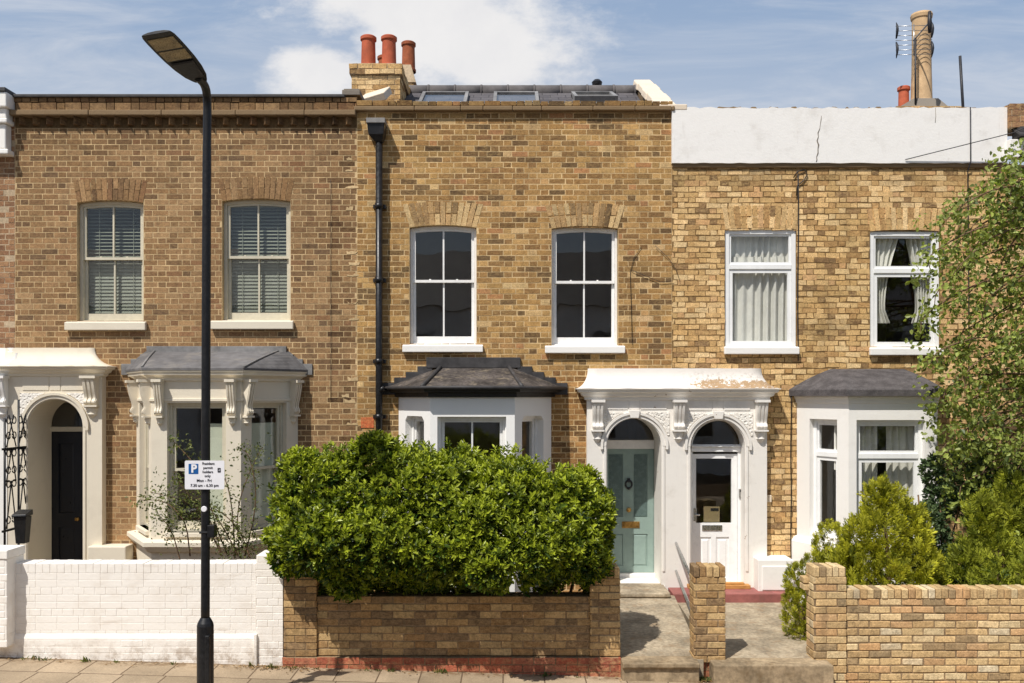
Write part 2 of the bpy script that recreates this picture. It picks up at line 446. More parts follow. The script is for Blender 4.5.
def m_carved():
    m, g = new_mat('carved_render'); p = g.pos()
    d = g.voro(p, 26, 'F1'); e = g.voro(p, 60, 'F1')
    h = g.m('ADD', g.ss(d, 0.1, 0.55), g.m('MULTIPLY', e, 0.5))
    c = g.mix(g.ss(g.noise(p, 8, 4, 0.6), 0.45, 0.7, 0, 0.25), lin(236, 231, 222), lin(170, 150, 120))
    g.out(g.pbsdf(c, 0.8, g.bump(h, 0.7, 0.012), spec=0.2))
    return m
MT['carved'] = m_carved()


def m_paving():
    m, g = new_mat('paving_flags'); p = g.pos(); x, y, z = g.sep(p)
    W, D = 0.42, 0.41
    n = g.noise(p, 5, 4, 0.6)
    yy = g.m('ADD', g.m('ADD', y, 2.9), g.m('MULTIPLY', g.m('SUBTRACT', n, 0.5), 0.012))
    r = g.m('FLOOR', g.m('DIVIDE', yy, D)); fy = g.m('SUBTRACT', yy, g.m('MULTIPLY', r, D))
    rn = g.n('ShaderNodeTexWhiteNoise', noise_dimensions='1D'); g.l(r, rn.inputs['W'])
    xx = g.m('ADD', g.m('ADD', x, 50), g.m('MULTIPLY', rn.outputs['Value'], W))
    c = g.m('FLOOR', g.m('DIVIDE', xx, W)); fx = g.m('SUBTRACT', xx, g.m('MULTIPLY', c, W))
    ex = g.m('MINIMUM', fx, g.m('SUBTRACT', W, fx)); ey = g.m('MINIMUM', fy, g.m('SUBTRACT', D, fy))
    e = g.m('MINIMUM', ex, ey)
    n2 = g.noise(p, 60, 4, 0.7); n3 = g.noise(p, 2.0, 6, 0.65)
    mk = g.ss(g.m('ADD', e, g.m('MULTIPLY', g.m('SUBTRACT', n2, 0.5), 0.006)), 0.003, 0.010)
    wn = g.n('ShaderNodeTexWhiteNoise', noise_dimensions='2D'); g.l(g.comb(c, r, 0), wn.inputs['Vector'])
    base = g.mix(wn.outputs['Value'], lin(154, 136, 112), lin(178, 158, 132))
    k = g.m('MULTIPLY', g.ss(n2, 0.25, 0.75, 0.82, 1.14), g.ss(n3, 0.3, 0.75, 1.1, 0.78))
    base = g.mix(1.0, base, g.comb(k, k, k), 'MULTIPLY')
    edge = g.m('MULTIPLY', g.ss(y, -3.10, -2.92), g.ss(g.noise(p, 11, 5, 0.7), 0.42, 0.62, 0.0, 0.75))
    base = g.mix(edge, base, lin(112, 88, 62))
    col = g.mix(mk, lin(106, 88, 70), base)
    h = g.m('ADD', mk, g.m('MULTIPLY', n2, 0.3))
    g.out(g.pbsdf(col, 0.93, g.bump(h, 0.6, 0.008), spec=0.15))
    return m
MT['paving'] = m_paving()


def m_slates(name='slate_courses'):
    m, g = new_mat(name); p = g.pos(); x, y, z = g.sep(p)
    s = g.m('DIVIDE', z, 0.095); r = g.m('FLOOR', s); fr = g.m('SUBTRACT', s, r)
    xx = g.m('DIVIDE', g.m('ADD', g.m('ADD', x, 40), g.m('MULTIPLY', g.m('MODULO', g.m('ABSOLUTE', r), 2.0), 0.125)), 0.25)
    c = g.m('FLOOR', xx); fx = g.m('SUBTRACT', xx, c)
    wn = g.n('ShaderNodeTexWhiteNoise', noise_dimensions='2D'); g.l(g.comb(c, r, 0), wn.inputs['Vector'])
    col = g.mix(wn.outputs['Value'], lin(70, 67, 70), lin(96, 92, 94))
    jt = g.m('MULTIPLY', g.ss(fr, 0.02, 0.10), g.ss(g.m('MINIMUM', fx, g.m('SUBTRACT', 1.0, fx)), 0.008, 0.025))
    col = g.mix(jt, lin(36, 34, 36), col)
    n = g.noise(p, 20, 5, 0.6)
    col = g.mix(g.ss(n, 0.5, 0.8, 0, 0.35), col, lin(140, 132, 120))
    g.out(g.pbsdf(col, 0.85, g.bump(g.m('ADD', jt, g.m('MULTIPLY', n, 0.3)), 0.5, 0.01), spec=0.35))
    return m
MT['slates'] = m_slates()

# ------------------------------------------------------------------ brickwork
PAL = {
    'left':   [(4, (142, 106, 64)), (4, (154, 116, 72)), (3, (130, 96, 60)), (2, (164, 126, 80)), (1, (112, 84, 56)), (1, (142, 100, 62))],
    'centre': [(4, (170, 128, 68)), (4, (154, 113, 60)), (3, (184, 142, 80)), (3, (136, 100, 56)), (2, (108, 82, 52)), (.6, (172, 118, 70)), (.7, (200, 164, 108))],
    'right':  [(4, (204, 164, 102)), (3, (190, 149, 86)), (3, (214, 178, 120)), (2, (170, 128, 72)), (1.2, (128, 96, 60)), (.7, (192, 146, 92))],
    'garden_right':  [(4, (204, 170, 110)), (3, (188, 152, 94)), (1, (196, 152, 96)), (1.3, (152, 126, 86)), (3, (212, 184, 130)), (.8, (206, 186, 146)), (1, (192, 146, 88))],
    'garden_centre': [(4, (172, 138, 88)), (3, (156, 120, 74)), (2, (188, 156, 104)), (2, (138, 110, 76)), (1, (120, 96, 68))],
    'arch':   [(4, (198, 166, 114)), (3, (184, 148, 98)), (2, (156, 124, 82)), (1, (110, 86, 58))],
    'red':    [(3, (172, 92, 64)), (2, (160, 82, 56)), (2, (182, 106, 76)), (1, (150, 80, 58))],
    'far_left': [(3, (150, 108, 76)), (2, (166, 124, 88)), (2, (134, 96, 70))],
}


def pick(pal, jitter=0.12):
    pl = PAL[pal]; t = RNG.random() * sum(w for w, _ in pl)
    for w, c in pl:
        t -= w
        if t <= 0: break
    l = lin(*c); gy = 0.3 * l[0] + 0.6 * l[1] + 0.1 * l[2]; ds = {'left': .17, 'centre': .12, 'right': .15, 'garden_right': .18, 'garden_centre': .10}.get(pal, .10); gn = {'right': 1.15, 'garden_right': 1.06, 'centre': 1.02}.get(pal, 1.0); l = [q * (1 - ds) + gy * ds for q in l]; k = 1.04 * gn * (1 + RNG.uniform(-jitter, jitter)); h = RNG.uniform(-0.03, 0.03)
    return (l[0] * k * (1 + h), l[1] * k, l[2] * k * (1 - h))


def vnoise(x, z, s):
    """cheap value noise for wear patches"""
    def hsh(i, j): return (math.sin(i * 127.1 + j * 311.7 + s * 74.7) * 43758.5453) % 1.0
    i, j = math.floor(x), math.floor(z); fx, fz = x - i, z - j
    fx, fz = fx * fx * (3 - 2 * fx), fz * fz * (3 - 2 * fz)
    a = hsh(i, j) * (1 - fx) + hsh(i + 1, j) * fx; b = hsh(i, j + 1) * (1 - fx) + hsh(i + 1, j + 1) * fx
    return a * (1 - fz) + b * fz


def lay(mb, x0, x1, z0, z1, y, pal, holes=(), bond='flemish', joint=0.010, jit=0.0015, relief=0.003, wave=0.0, depth=0.02, hue=None, flip_ends=False):
    CH = 0.075
    rows = max(1, round((z1 - z0) / CH)); ch = (z1 - z0) / rows
    for r in range(rows):
        a0, a1 = z0 + r * ch + joint / 2, z0 + (r + 1) * ch - joint / 2
        zm = (a0 + a1) / 2
        segs = [(x0, x1)]
        for hx0, hx1, hz0, hz1 in holes:
            if hz0 < zm < hz1:
                ns = []
                for s0, s1 in segs:
                    if hx1 <= s0 or hx0 >= s1: ns.append((s0, s1)); continue
                    if hx0 - s0 > 0.03: ns.append((s0, hx0))
                    if s1 - hx1 > 0.03: ns.append((hx1, s1))
                segs = ns
        S, H = 0.225, 0.1125
        if bond == 'flemish_small': S, H = 0.196, 0.098
        if bond.startswith('flemish'): P, off = S + H, (r % 2) * (S + H) / 2 + RNG.uniform(-0.012, 0.012)
        elif bond == 'english': P, off = (S, 0.0) if r % 3 else (H, H / 2)
        else: P, off = S, (r % 2) * S / 2
        k = math.floor((x0 - off) / P) - 1
        t = k * P + off; marks = []
        while t < x1 + P:
            if bond.startswith('flemish'): marks += [(t, t + S), (t + S, t + P)]
            else: marks.append((t, t + P))
            t += P
        for s0, s1 in segs:
            for b0, b1 in marks:
                c0, c1 = max(b0, s0), min(b1, s1)
                if c1 - c0 < 0.028: continue
                e0 = c0 + (joint / 2 if c0 > s0 or not flip_ends else 0); e1 = c1 - (joint / 2 if c1 < s1 or not flip_ends else 0)
                j = lambda a=jit: RNG.uniform(-a, a)
                w = wave * (math.sin(c0 * 1.7 + r * 0.4) + math.sin(c0 * 4.1 + 1.3 * r)) * 0.5
                w += wave * RNG.uniform(-0.4, 0.4)
                yy = y + RNG.uniform(-relief, relief)
                col = pick(pal)
                if hue: col = hue((c0 + c1) / 2, zm, col, b1 - b0 < 0.15)
                mb.col = col
                q = [(e0 + j(), yy, a0 + w + j()), (e1 + j(), yy, a0 + w + j()), (e1 + j(), yy, a1 + w + j()), (e0 + j(), yy, a1 + w + j())]
                i = [mb.av(p) for p in q] + [mb.av((p[0], y + depth, p[2])) for p in q]
                mb.af([i[0], i[1], i[2], i[3]])
                for a, b in ((0, 1), (1, 2), (2, 3), (3, 0)): mb.af([i[b], i[a], i[a + 4], i[b + 4]])
    mb.col = (1, 1, 1)


def brick_arch(mb, x0, x1, z_spring, rise, h, pal, n, splay=0.06, y=-0.005):
    """a flat gauged arch of bricks on edge over an opening"""
    w = x1 - x0; cx = (x0 + x1) / 2; half = w / 2; R = (half * half + rise * rise) / (2 * rise); cz = z_spring + rise - R
    zb = lambda x: cz + math.sqrt(max(R * R - (x - cx) ** 2, 0))
    zt = lambda x: z_spring + rise * 0.2 + h + rise * 0.9 * (1 - ((x - cx) / (half + splay)) ** 2)
    for k in range(n):
        a, b = k / n, (k + 1) / n; g_ = 0.009
        xb0, xb1 = x0 + w * a + g_ * 0.5, x0 + w * b - g_ * 0.5
        xt0 = x0 - splay + (w + 2 * splay) * a + g_; xt1 = x0 - splay + (w + 2 * splay) * b - g_
        yy = y + RNG.uniform(-0.003, 0.003); mb.col = pick(pal, 0.18)
        cut = RNG.random() < 0.5
        def vous(f0, f1):
            lp = lambda p, q, f: (p[0] + (q[0] - p[0]) * f, p[1] + (q[1] - p[1]) * f)
            pb0, pb1, pt0, pt1 = (xb0, zb(xb0)), (xb1, zb(xb1)), (xt0, zt(xt0)), (xt1, zt(xt1))
            q = [lp(pb0, pt0, f0), lp(pb1, pt1, f0), lp(pb1, pt1, f1), lp(pb0, pt0, f1)]
            i = [mb.av((p[0], yy, p[1])) for p in q] + [mb.av((p[0], yy + 0.06, p[1])) for p in q]
            mb.af(i[:4])
            for p_, q_ in ((0, 1), (1, 2), (2, 3), (3, 0)): mb.af([i[q_], i[p_], i[p_ + 4], i[q_ + 4]])
        if cut: vous(0.0, .485 + RNG.uniform(-.02, .02)); mb.col = pick(pal, 0.18); vous(.52 + RNG.uniform(-.02, .02), 1.0)
        else: vous(0.0, 1.0)
    mb.col = (1, 1, 1)


def brick_block(mb, x0, x1, y0, y1, z0, z1, pal, bond='stretcher', jit=0.003, relief=0.004, joint=0.010, sides='lr', top=True):
    """free-standing brickwork: mortar core in slot 1, bricks in slot 0"""
    mb.mat = 1; mb.col = (1, 1, 1)
    mb.box(x0 + 0.007, x1 - 0.007, y0 + 0.007, y1 - 0.007, z0, z1 - (0.004 if top else 0))
    mb.mat = 0
    lay(mb, x0, x1, z0, z1, y0, pal, (), bond, joint, jit, relief, flip_ends=True)
    keep = mb.M
    if 'l' in sides:
        M, L = frame_at((x0, y1), (x0, y0)); mb.M = M; lay(mb, 0, L, z0, z1, 0, pal, (), bond, joint, jit, relief, flip_ends=True)
    if 'r' in sides:
        M, L = frame_at((x1, y0), (x1, y1)); mb.M = M; lay(mb, 0, L, z0, z1, 0, pal, (), bond, joint, jit, relief, flip_ends=True)
    mb.M = keep


def brick_on_edge(mb, x0, x1, y0, y1, z0, pal, h=0.105, w=0.068, gap=0.009, jit=0.006):
    t = x0; mb.mat = 0
    while t < x1 - 0.02:
        e = min(t + w + RNG.uniform(-0.004, 0.004), x1)
        mb.col = pick(pal, 0.16); j = lambda: RNG.uniform(-jit, jit)
        dz = j(); dy = j()
        bx = [(t + gap / 2, y0 + dy, z0), (e - gap / 2, y0 + dy, z0), (e - gap / 2, y1 + dy, z0), (t + gap / 2, y1 + dy, z0)]
        tx = [(a + j() * 0.5, b + j() * 0.5, z0 + h + dz + j() * 0.5) for a, b, c in bx]
        mb.loft([bx, tx]); t = e
    mb.mat = 1; mb.col = (1, 1, 1); mb.box(x0 + 0.008, x1 - 0.008, y0 + 0.012, y1 - 0.012, z0 - 0.01, z0 + h - 0.014); mb.mat = 0
# ================================================================== ground, road, pavement
def sloped(name, x0, x1, y0, y1, dz, mat, thick=0.0, nx=1):
    mb = MB()
    lo = [(x0, y0, street(x0) + dz), (x1, y0, street(x1) + dz), (x1, y1, street(x1) + dz), (x0, y1, street(x0) + dz)]
    if thick > 0: mb.loft([[(a, b, c - thick) for a, b, c in lo], lo])
    else: mb.face(lo)
    return struct(mesh_obj(name, mb, mat))
sloped('ground', -300, 300, -300, 300, -0.16, MT['soil'])
sloped('road', -60, 60, -11.6, -5.42, -0.125, MT['asphalt'])
sloped('kerb', -60, 60, -5.42, -5.27, 0.004, MT['concrete_step'], 0.16)
sloped('pavement', -60, 60, -5.27, -2.60, 0.0, MT['paving'], 0.14)
sloped('pavement_opposite', -60, 60, -14.5, -11.6, 0.0, MT['paving'], 0.14)
gm = MB(); gm.box(-11, 11, -2.62, 0.35, -0.4, 0.06)
struct(mesh_obj('garden_soil', gm, MT['soil']))

# ================================================================== windows
def window(house, x0, x1, z0, z1, rise, y, wood, glass, M=None, fw=0.055, bars=1, split=0.5, sill=None, sill_mat=None, style='sash', name='window', sill_h=0.09, sill_out=0.07):
    """a window set in a facet: frame > sashes, panes, sill"""
    mb = MB(); mb.M = M
    ins = arch(x0 + fw, x1 - fw, z0 + 0.03, z1 - fw, rise * 0.8)
    mb.plate(arch(x0, x1, z0, z1, rise), [ins], y, y + 0.10)
    fr = mesh_obj(name, mb, wood, house, 0.004)
    zm = z0 + (z1 - z0) * split
    a0, a1, b0, b1 = x0 + fw, x1 - fw, z0 + 0.03, z1 - fw
    def sash(za, zb, yy, rs, top_r, bot_r, br, st=0.038, th=0.035, nm='sash'):
        m2 = MB(); m2.M = M; holes = []
        xs = [a0 + st] + [a0 + (a1 - a0) * k / (br + 1) for k in range(1, br + 1) for _ in (0,)] + [a1 - st]
        full = arch(a0 + 0.002, a1 - 0.002, za, zb, rs)
        hz1 = zb - top_r
        if br:
            for k in range(br + 1):
                l = xs[k] + (0.011 if k else 0); r = xs[k + 1] - (0.011 if k < br else 0)
                if rs > 0:
                    cx = (a0 + a1) / 2; half = (a1 - a0) / 2; R = (half * half + rs * rs) / (2 * rs)
                    hz = lambda xx: hz1 - (R - math.sqrt(R * R - (xx - cx) ** 2))
                    holes.append([(l, za + bot_r), (r, za + bot_r), (r, hz(r)), ((l + r) / 2, hz((l + r) / 2)), (l, hz(l))])
                else: holes.append([(l, za + bot_r), (r, za + bot_r), (r, hz1), (l, hz1)])
        else: holes.append([(xs[0], za + bot_r), (xs[1], za + bot_r), (xs[1], hz1), (xs[0], hz1)])
        m2.plate(full, holes, yy, yy + th)
        mesh_obj(nm, m2, wood, fr, 0.003)
        m3 = MB(); m3.M = M
        m3.box(a0 + st * 0.6, a1 - st * 0.6, yy + th * 0.45, yy + th * 0.45 + 0.004, za + bot_r * 0.6, zb - top_r * 0.6 - (rs if rs else 0) * 0.4)
        # slightly out of plane, as old panes are
        t = RNG.uniform(-0.0012, 0.0012); m3.v = [p + Vector((0, t * (1 if i % 2 else -1), 0)) for i, p in enumerate(m3.v)]
        mesh_obj('pane', m3, glass, fr)
    if style == 'sash':
        sash(zm - 0.018, b1, y + 0.022, rise * 0.8, 0.03, 0.036, bars)
        sash(b0, zm + 0.018, y + 0.060, 0, 0.036, 0.095, bars)
        if bars:
            for fx in (0.28, 0.72):
                m4 = MB(); m4.M = M; m4.box(a0 + (a1 - a0) * fx - 0.012, a0 + (a1 - a0) * fx + 0.012, y + 0.035, y + 0.06, zm + 0.018, zm + 0.032)
                mesh_obj('sash_catch', m4, wood, fr)
    elif style == 'casement':
        sash(zm + 0.03, b1, y + 0.018, 0, 0.03, 0.035, 0, 0.03)
        m4 = MB(); m4.M = M; m4.box(a0, a1, y - 0.004, y + 0.07, zm - 0.035, zm + 0.03); mesh_obj('transom', m4, wood, fr, 0.004)
        sash(b0, zm - 0.035, y + 0.012, 0, 0.05, 0.055, 0, 0.05)
    elif style == 'fixed':
        sash(b0, b1, y + 0.03, 0, 0.04, 0.06, bars)
    if sill:
        m5 = MB(); m5.M = M
        m5.loft([[(sill[0], -sill_out, z0 - sill_h), (sill[1], -sill_out, z0 - sill_h), (sill[1], -0.01, z0 - sill_h), (sill[0], -0.01, z0 - sill_h)],
                 [(sill[0], -sill_out, z0 - 0.010), (sill[1], -sill_out, z0 - 0.010), (sill[1], -0.01, z0 + 0.006), (sill[0], -0.01, z0 + 0.006)]])
        m5.box(max(sill[0], x0 - .003), min(sill[1], x1 + .003), -0.012, y + 0.04, z0 - sill_h * .5, z0 + 0.008)
        mesh_obj('sill', m5, sill_mat or wood, fr, 0.008)
    return fr


def blind(x0, x1, z0, z1, y, label, tilt=0.5, pitch=0.048, group='venetian blinds in the brown brick house'):
    mb = MB(); mb.box(x0, x1, y - 0.02, y + 0.02, z1 - 0.035, z1)
    z = z1 - 0.06; t_top = tilt
    while z > z0:
        tilt = t_top if z > (z0 + z1) / 2 + .02 else 1.18
        dy, dz = 0.027 * math.cos(tilt), 0.027 * math.sin(tilt)
        mb.loft([[(x0, y - dy, z - dz), (x0, y, z + 0.003), (x0, y + dy, z + dz), (x0, y, z - 0.001)], [(x1, y - dy, z - dz), (x1, y, z + 0.003), (x1, y + dy, z + dz), (x1, y, z - 0.001)]])
        z -= pitch
    mb.box(x0, x1, y - 0.02, y + 0.02, z0 - 0.03, z0)
    for f in (0.2, 0.8): mb.box(x0 + (x1 - x0) * f - 0.004, x0 + (x1 - x0) * f + 0.004, y - 0.024, y - 0.022, z0, z1)
    o = mesh_obj('venetian_blind', mb, MT['blind'], loc=((x0 + x1) / 2, y, z1)); return tag(o, label, 'blind', group)


def curtain(x0, x1, z0, z1, y, label, waves, gather=None, amp=0.035, name='curtain', group=None, mat='curtain'):
    """cloth hanging in folds; gather = (x centre, factor) pulls the foot of the cloth aside"""
    mb = MB(); mb.smooth = True; nx, nz = waves * 10, 14
    ph = [RNG.uniform(0, 6.28) for _ in range(4)]
    grid = []
    for j in range(nz + 1):
        t = j / nz; row = []
        for i in range(nx + 1):
            s = i / nx; x = x0 + (x1 - x0) * s
            if gather:
                k = math.sin(min(t / gather[2], 1) * math.pi / 2) * gather[1] if t < gather[2] else gather[1] * (1 - 0.35 * (t - gather[2]) / (1.001 - gather[2]))
                x = x + (gather[0] - x) * k
            yy = y + amp * math.sin(s * waves * 6.283 + ph[0] + 0.5 * math.sin(t * 2 + ph[1])) + amp * 0.5 * math.sin(s * waves * 2.3 * 6.283 / 2 + ph[2] + t)
            row.append(mb.av((x, yy, z1 - (z1 - z0) * t)))
        grid.append(row)
    for j in range(nz):
        for i in range(nx): mb.af([grid[j][i], grid[j + 1][i], grid[j + 1][i + 1], grid[j][i + 1]])
    o = mesh_obj(name, mb, MT[mat], loc=((x0 + x1) / 2, y, z1)); return tag(o, label, 'curtain', group)


def house_wall(house, x0, x1, z1, holes, pal, bmat, mmat, bond='flemish', joint=0.010, relief=0.003, wave=0.0, jit=0.0015, z0=-0.3, y=0.0, hue=None, arches=(), mrec=0.0015):
    mb = MB(); mb.mat = 1
    mb.plate([(x0, z0), (x1, z0), (x1, z1), (x0, z1)], [arch(*h) for h in holes], y + mrec, y + 0.30)
    mb.mat = 0
    lay(mb, x0, x1, z0, z1, y, pal, [(h[0], h[1], h[2], h[3]) for h in holes], bond, joint, jit, relief, wave, hue=hue)
    for a in arches: brick_arch(mb, *a)
    return mesh_obj('wall', mb, [bmat, mmat], house)


def room(house, x0, x1, z1, depth=7.5, floor2=2.98):
    """the inside of the house seen dimly through the panes"""
    mb = MB(); y0 = 0.302
    a = [(x0 + .12, y0, .1), (x1 - .12, y0, .1), (x1 - .12, depth, .1), (x0 + .12, depth, .1)]
    mb.face(a); mb.face([(p[0], p[1], z1) for p in a])
    mb.box(x0 + .12, x1 - .12, y0 + 0.003, depth, floor2, floor2 + .2)
    mb.face([a[1], a[2], (a[2][0], a[2][1], z1), (a[1][0], a[1][1], z1)]); mb.face([a[3], a[0], (a[0][0], a[0][1], z1), (a[3][0], a[3][1], z1)])
    mb.face([a[2], a[3], (a[3][0], a[3][1], z1), (a[2][0], a[2][1], z1)])
    mb.box(x0 + .12, x1 - .12, 3.6, 3.7, .1, z1 - 0.003)
    return mesh_obj('interior', mb, MT['room'], house)


def sweep(mb, foot, prof, close_ends=True):
    """run a moulding profile of (offset, z) round an open footprint whose ends lie on the wall"""
    pts = [Vector((a, b)) for a, b in foot]; n = len(pts)
    def off(o):
        out = []
        for i in range(n):
            ds = []
            if i > 0: ds.append((pts[i] - pts[i - 1]).normalized())
            if i < n - 1: ds.append((pts[i + 1] - pts[i]).normalized())
            ns = [Vector((d.y, -d.x)) for d in ds]
            if len(ns) == 2:
                b = (ns[0] + ns[1]).normalized(); out.append(pts[i] + b * (o / max(b.dot(ns[0]), 0.2)))
            else:
                q = pts[i] + ns[0] * o; d = ds[0]
                if abs(d.y) > 1e-6: q = q - d * ((q.y - pts[i].y) / d.y)
                out.append(q)
        return out
    loops = [[(p.x, p.y, z) for p in off(o)] for o, z in prof]
    mb.loft(loops, close=False, caps=False)
    return off


def console(mb, x, zt, w, h, p, y=0.0, drop=0.12):
    """a scrolled bracket with fluted front and a leaf drop under it"""
    prof = []
    for k in range(21):
        t = k / 20; z = zt - h * t
        o = p * (1.0 - 0.05 * math.sin(t * 9)) * (0.42 + 0.58 * (0.5 + 0.5 * math.cos(min(t * 1.25, 1) * math.pi))) + 0.035 * math.exp(-((t - 0.88) / 0.09) ** 2)
        prof.append((-o, z))
    body = [(y + 0.0, zt)] + [(y + a, b) for a, b in prof] + [(y + 0.0, zt - h)]
    mb.prism_x(body, x - w / 2, x + w / 2)
    rib = w / 3
    for k in range(3):
        c = x + (k - 1) * rib
        pr = [(y - 0.004, zt - 0.006)] + [(y + a - 0.014, b) for a, b in prof[1:-1]] + [(y - 0.004, zt - h + 0.006)]
        mb.prism_x(pr, c - rib * 0.3, c + rib * 0.3)
    mb.box(x - w * 0.62, x + w * 0.62, y - p - 0.03, y, zt, zt + 0.035)
    mb.box(x - w * 0.58, x + w * 0.58, y - p * 0.5 - 0.03, y, zt - h - 0.022, zt - h)
    s = mb.smooth; mb.smooth = True
    mb.loft([[(x + math.cos(a) * w * r, y + 0.004 - max(0, math.sin(a)) * p * 0.62 * r * 2, zt - h - 0.022 - drop * d) for a in [math.pi * 2 * q / 12 for q in range(12)]] for r, d in ((0.40, 0), (0.47, .2), (0.36, .5), (0.42, .62), (0.2, .85), (0.04, 1.0))])
    mb.smooth = s

# ================================================================== the brown brick house
def hue_left(x, z, c, hd):
    k = 0.80 + 0.24 * vnoise(x * 0.8, z * 1.1, 3) + 0.16 * vnoise(x * 2.1, z * 0.9, 31)
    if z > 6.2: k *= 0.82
    if hd: k *= 0.96
    if x > -2.42 and x < -2.18 and RNG.random() < 0.35: return (c[0] * 0.45, c[1] * 0.42, c[2] * 0.42)
    return (c[0] * k, c[1] * k, c[2] * k)

HL = thing('terraced_house', 'brown brick house with venetian blinds upstairs and cream columned bay', 'house', (-4.4, 0, 0), 'terraced houses of the row')
L1 = (X(77), X(143.5), Z(322), Z(200), 0.035)
L2 = (X(222), X(290.5), Z(321), Z(198.5), 0.035)
LBC, LHW, LHF, LP = -4.02, 1.10, 0.57, 0.80
left_holes = [L1, L2, (LBC - 0.92, LBC + 0.92, 0.9, 2.95, 0), (-6.56, -5.77, -0.2, 2.85, 0.39)]
LX0, LX1 = X(15), X(357)
ltop = Z(128)
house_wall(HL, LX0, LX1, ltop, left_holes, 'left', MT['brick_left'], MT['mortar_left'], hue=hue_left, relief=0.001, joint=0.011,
           arches=[(L1[0], L1[1], L1[3] - L1[4], L1[4], 0.29, 'left', 13), (L2[0], L2[1], L2[3] - L2[4], L2[4], 0.29, 'left', 13)])
room(HL, LX0, LX1, 6.3)
# parapet with its dentil course
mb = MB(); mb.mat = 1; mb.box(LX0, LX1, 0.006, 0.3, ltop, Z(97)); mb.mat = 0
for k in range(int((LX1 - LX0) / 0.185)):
    x = LX0 + 0.05 + k * 0.185; mb.col = tuple(c * 0.62 for c in pick('left')); mb.loft([[(x, 0.01, zz), (x + .0525, -.078, zz), (x + .105, 0.01, zz)] for zz in (Z(125.5), Z(118))])  # tooth colours darkened for soot and for the shade under the band
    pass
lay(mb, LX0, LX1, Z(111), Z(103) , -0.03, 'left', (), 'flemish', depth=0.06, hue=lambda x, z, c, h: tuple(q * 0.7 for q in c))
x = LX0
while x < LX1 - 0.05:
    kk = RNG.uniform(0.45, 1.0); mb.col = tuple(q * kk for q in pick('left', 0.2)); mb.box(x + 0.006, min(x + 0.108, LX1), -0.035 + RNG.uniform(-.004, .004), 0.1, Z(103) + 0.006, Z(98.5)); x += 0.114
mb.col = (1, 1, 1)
mesh_obj('parapet', mb, [MT['brick_left'], MT['mortar_shade_soot']], HL)
mb = MB()
xs = LX0 - 0.02
while xs < LX1:
    e = min(xs + RNG.uniform(0.5, 1.1), LX1); mb.box(xs, e - 0.004, -0.105 + RNG.uniform(-.006, .006), 0.02, Z(117.5), Z(112)); xs = e
mesh_obj('stone_band', mb, MT['coping_old'], HL, 0.012)
mb = MB(); mb.box(LX0 - .03, LX1 - 0.16, -0.07, 0.34, Z(98.5), Z(95.6)); mesh_obj('coping', mb, MT['lead_dark'], HL, 0.006)
mb = MB(); mb.face([(LX0, 0.3, 6.55), (LX1, 0.3, 6.55), (LX1, 8, 6.4), (LX0, 8, 6.4)]); mesh_obj('roof', mb, MT['lead_dark'], HL)
for i, W in enumerate((L1, L2)):
    window(HL, W[0] + 0.004, W[1] - 0.004, W[2], W[3] - 0.004, W[4], 0.075, MT['cream_wood'], MT['glass'], fw=.040, split=0.53,
           sill=(W[0] - 0.14, W[1] + 0.05), sill_mat=MT['cream'], sill_h=0.115)
blind(L1[0] + .06, L1[1] - .06, L1[2] + .05, L1[3] - .05, 0.215, 'venetian blind in the leftmost upstairs window', 0.55)
blind(L2[0] + .06, L2[1] - .06, L2[2] + .05, L2[3] - .05, 0.215, 'venetian blind in the upstairs window just right of the lamp post', 0.75)

# cream bay
def bay_foot(cx, hw, hf, p): return [(cx - hw, 0), (cx - hf, -p), (cx + hf, -p), (cx + hw, 0)]
foot = bay_foot(LBC, LHW, LHF, LP)
mb = MB(); facets = [frame_at(foot[i], foot[i + 1]) for i in range(3)]
bz0, bzs, bzh, bzt = -0.2, 0.99, Z(403, -LP), Z(379, -LP)
ops = []
for i, (M, L) in enumerate(facets):
    mb.M = M; a, b = (0.20, L - 0.17) if i != 1 else (0.20, L - 0.19)
    if i == 2: a, b = 0.17, L - 0.20
    ops.append((a, b, bzs + 0.14, bzh))
    mb.plate([(0, bz0), (L, bz0), (L, bzt), (0, bzt)], [arch(a, b, bzs + 0.14, bzh, 0)], 0.0, 0.14)
mb.M = None
bay = mesh_obj('bay_window', mb, MT['cream'], HL)
mb = MB()
sweep(mb, foot, [(0.0, bzt - 0.03), (0.03, bzt - 0.02), (0.035, bzt + 0.01), (0.06, bzt + 0.03), (0.10, bzt + 0.05), (0.105, bzt + 0.085), (0.12, bzt + 0.09), (0.125, bzt + 0.135), (0.05, bzt + 0.14)])
sweep(mb, foot, [(0.0, bzh + 0.02), (0.018, bzh + 0.025), (0.018, bzh + 0.055), (0.0, bzh + 0.06)])
mesh_obj('cornice', mb, MT['cream'], bay)
mb = MB()
sweep(mb, foot, [(0.0, bzs - 0.12), (0.05, bzs - 0.10), (0.10, bzs - 0.03), (0.11, bzs - 0.03), (0.11, bzs + 0.03), (0.02, bzs + 0.05), (-0.06, bzs + 0.06)])
for i, (M, L) in enumerate(facets):
    mb.M = M
    a, b = ops[i][0], ops[i][1]
    mb.box(a - 0.02, b + 0.02, -0.045, 0.09, ops[i][2] - 0.055, ops[i][2] + 0.0)
mb.M = None
mesh_obj('sill', mb, MT['cream'], bay, 0.008)
mb = MB(); rz = bzt + 0.14
rp = [(0.15, rz - 0.01), (0.165, rz + 0.015), (0.13, rz + 0.045), (-0.20, rz + 0.165), (-0.52, rz + 0.245), (-0.66, rz + 0.30), (-0.798, rz + 0.31)]
sc = MB()
